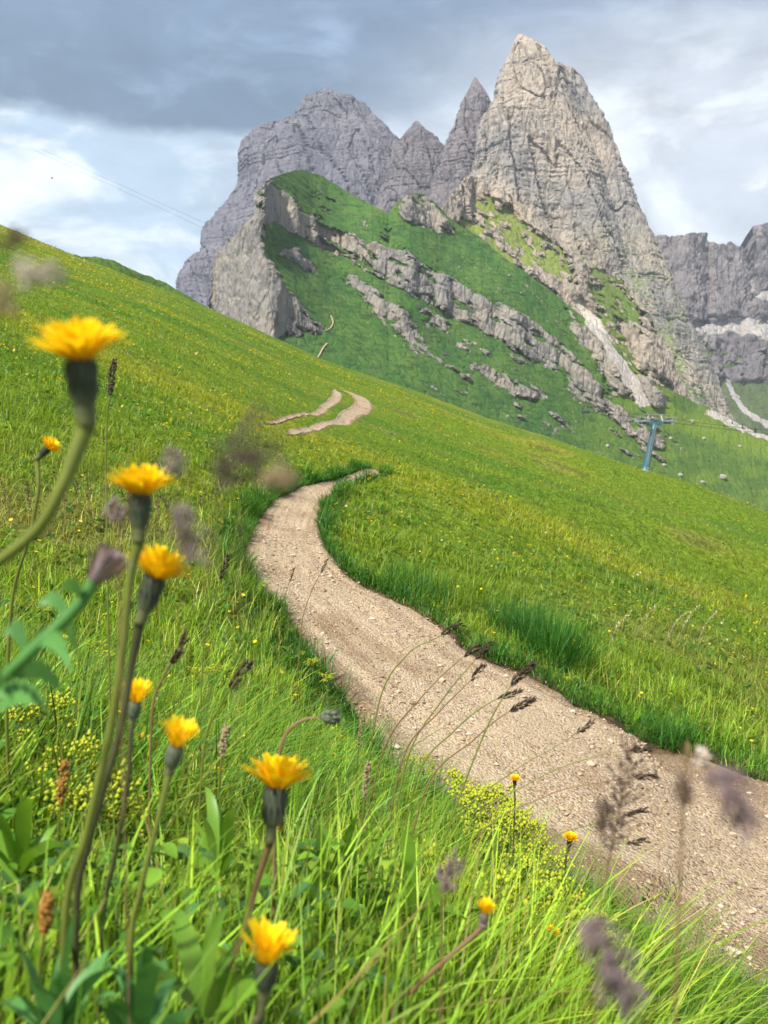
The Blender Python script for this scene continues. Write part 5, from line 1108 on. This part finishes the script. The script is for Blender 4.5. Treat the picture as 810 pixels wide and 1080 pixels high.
# withered pale stalks on the right
for i, (px, row, lab) in enumerate([(640, 700, 'leftmost'), (668, 690, 'second from the left'), (700, 695, 'middle'), (716, 684, 'second from the right'), (735, 690, 'rightmost')]):
    h = hit(px, row); p = np.array([h[0], h[1]]); Y = h[1]
    b0 = Vector((h[0], h[1], gz(*h))); t = thing('withered_stalk', b0, 'withered pale stalk in the right meadow, %s of the five' % lab, 'dry stalk', 'withered stalks in the right meadow'); rr = random.Random(i)
    S = smoothP([b0, b0 + Vector((0.03, 0, 0.2)), b0 + Vector((0.12, 0, 0.38)), b0 + Vector((0.2, 0, 0.46))], 5); MB().tube(S, 0.003, 6).build('stem', M_SEED_TAN, t); bb = MB()
    for k in range(60):
        q = S[-1 - int(10 * rr.random())]; d = Vector((rr.gauss(0.5, 0.5), rr.gauss(0, .6), rr.gauss(0.3, 0.5))).normalized(); s1 = d.cross(Vector((0.1, 0.2, 1))).normalized() * 0.004; L = rr.uniform(0.02, 0.045)
        bb.add([q, q + d * L * 0.5 + s1, q + d * L, q + d * L * 0.5 - s1], [(0, 1, 2, 3)])
    bb.build('seed_head', M_PALE, t)

# ------------------------------------------------------------------ small yellow meadow flowers
def small_flower_mesh():
    b = MB(); b.tube([(0, 0, 0), (0.004, 0, 0.09), (0.002, 0, 0.165)], [0.0014, 0.0011, 0.001], 5)
    for k in range(12):
        a = 2 * math.pi * k / 12; d = Vector((math.cos(a), math.sin(a), 0.35)); b.strip([Vector((0.002, 0, 0.165)), Vector((0.002, 0, 0.165)) + d * 0.008, Vector((0.002, 0, 0.163)) + d * 0.015], [0.0015, 0.004, 0.0028], (-math.sin(a), math.cos(a), 0), 0.1)
    me = bpy.data.meshes.new('small_flower'); me.from_pydata([tuple(p) for p in b.v], [], b.f); me.materials.append(M_STEM); me.materials.append(M_YELLOW)
    ns = 3 * 5; mi = [0 if max(f) < ns else 1 for f in b.f]; me.polygons.foreach_set('material_index', mi); me.update(); return me
sfm = small_flower_mesh(); rr = random.Random(31); cnt = 0
while cnt < 280:
    px = rr.uniform(-20, 830); row = rr.uniform(505, 860); h = hit(px, row, 1.6)
    if h[1] > 14 or path_near(np.array([h[0]]), np.array([h[1]]))[0][0] < 1.1: continue
    o = bpy.data.objects.new('small_yellow_flower', sfm); COL.objects.link(o); o.location = (h[0], h[1], gz(*h) - 0.01); o.rotation_euler = (rr.gauss(.25, .3), rr.gauss(0, .3), rr.uniform(0, 6.28)); o.scale = (rr.uniform(0.45, 0.9),) * 3
    tag(o, 'small yellow flower dotted in the grass on either side of the path', 'flower', 'small yellow meadow flowers'); cnt += 1
def far_flowers():
    x, y = scatter(19000, 10, 110, power=1.5); dn, kn = path_near(x, y); keep = (dn > 1.2) & (fbm2(x / 14 + 3, y / 5, 3) + 0.5 * fbm2(x / 3, y / 2, 2) > 0.02); x, y = x[keep], y[keep]; z, _ = ground(x, y); n = len(x)
    r = (0.008 + 0.0005 * y) * RNG.uniform(0.6, 1.4, n); zz = z + 0.12 + 0.0008 * y
    ang = np.linspace(0, 2 * np.pi, 6, endpoint=False); tx, ty = RNG.normal(0, 0.5, n), RNG.normal(-0.3, 0.5, n)
    V = np.empty((n, 7, 3), np.float32); V[:, 6] = np.stack([x, y, zz - r * 0.35], -1)
    for i, a in enumerate(ang): V[:, i] = np.stack([x + r * math.cos(a), y + r * math.sin(a), zz + r * (tx * math.cos(a) + ty * math.sin(a))], -1)
    Fq = np.array([(i, (i + 1) % 6, 6) for i in range(6)])[None] + (np.arange(n) * 7)[:, None, None]
    pal = np.array([(0.62, 0.48, 0.02), (0.55, 0.50, 0.05), (0.6, 0.36, 0.02), (0.55, 0.52, 0.35)]); c = pal[RNG.choice(4, n, p=[.5, .25, .17, .08])]
    o = mesh_np('meadow_flowers', V.reshape(-1, 3), Fq.reshape(-1, 3), M_GRASS, col=np.repeat(c, 7, 0)); tag(o, kind='stuff')
far_flowers()
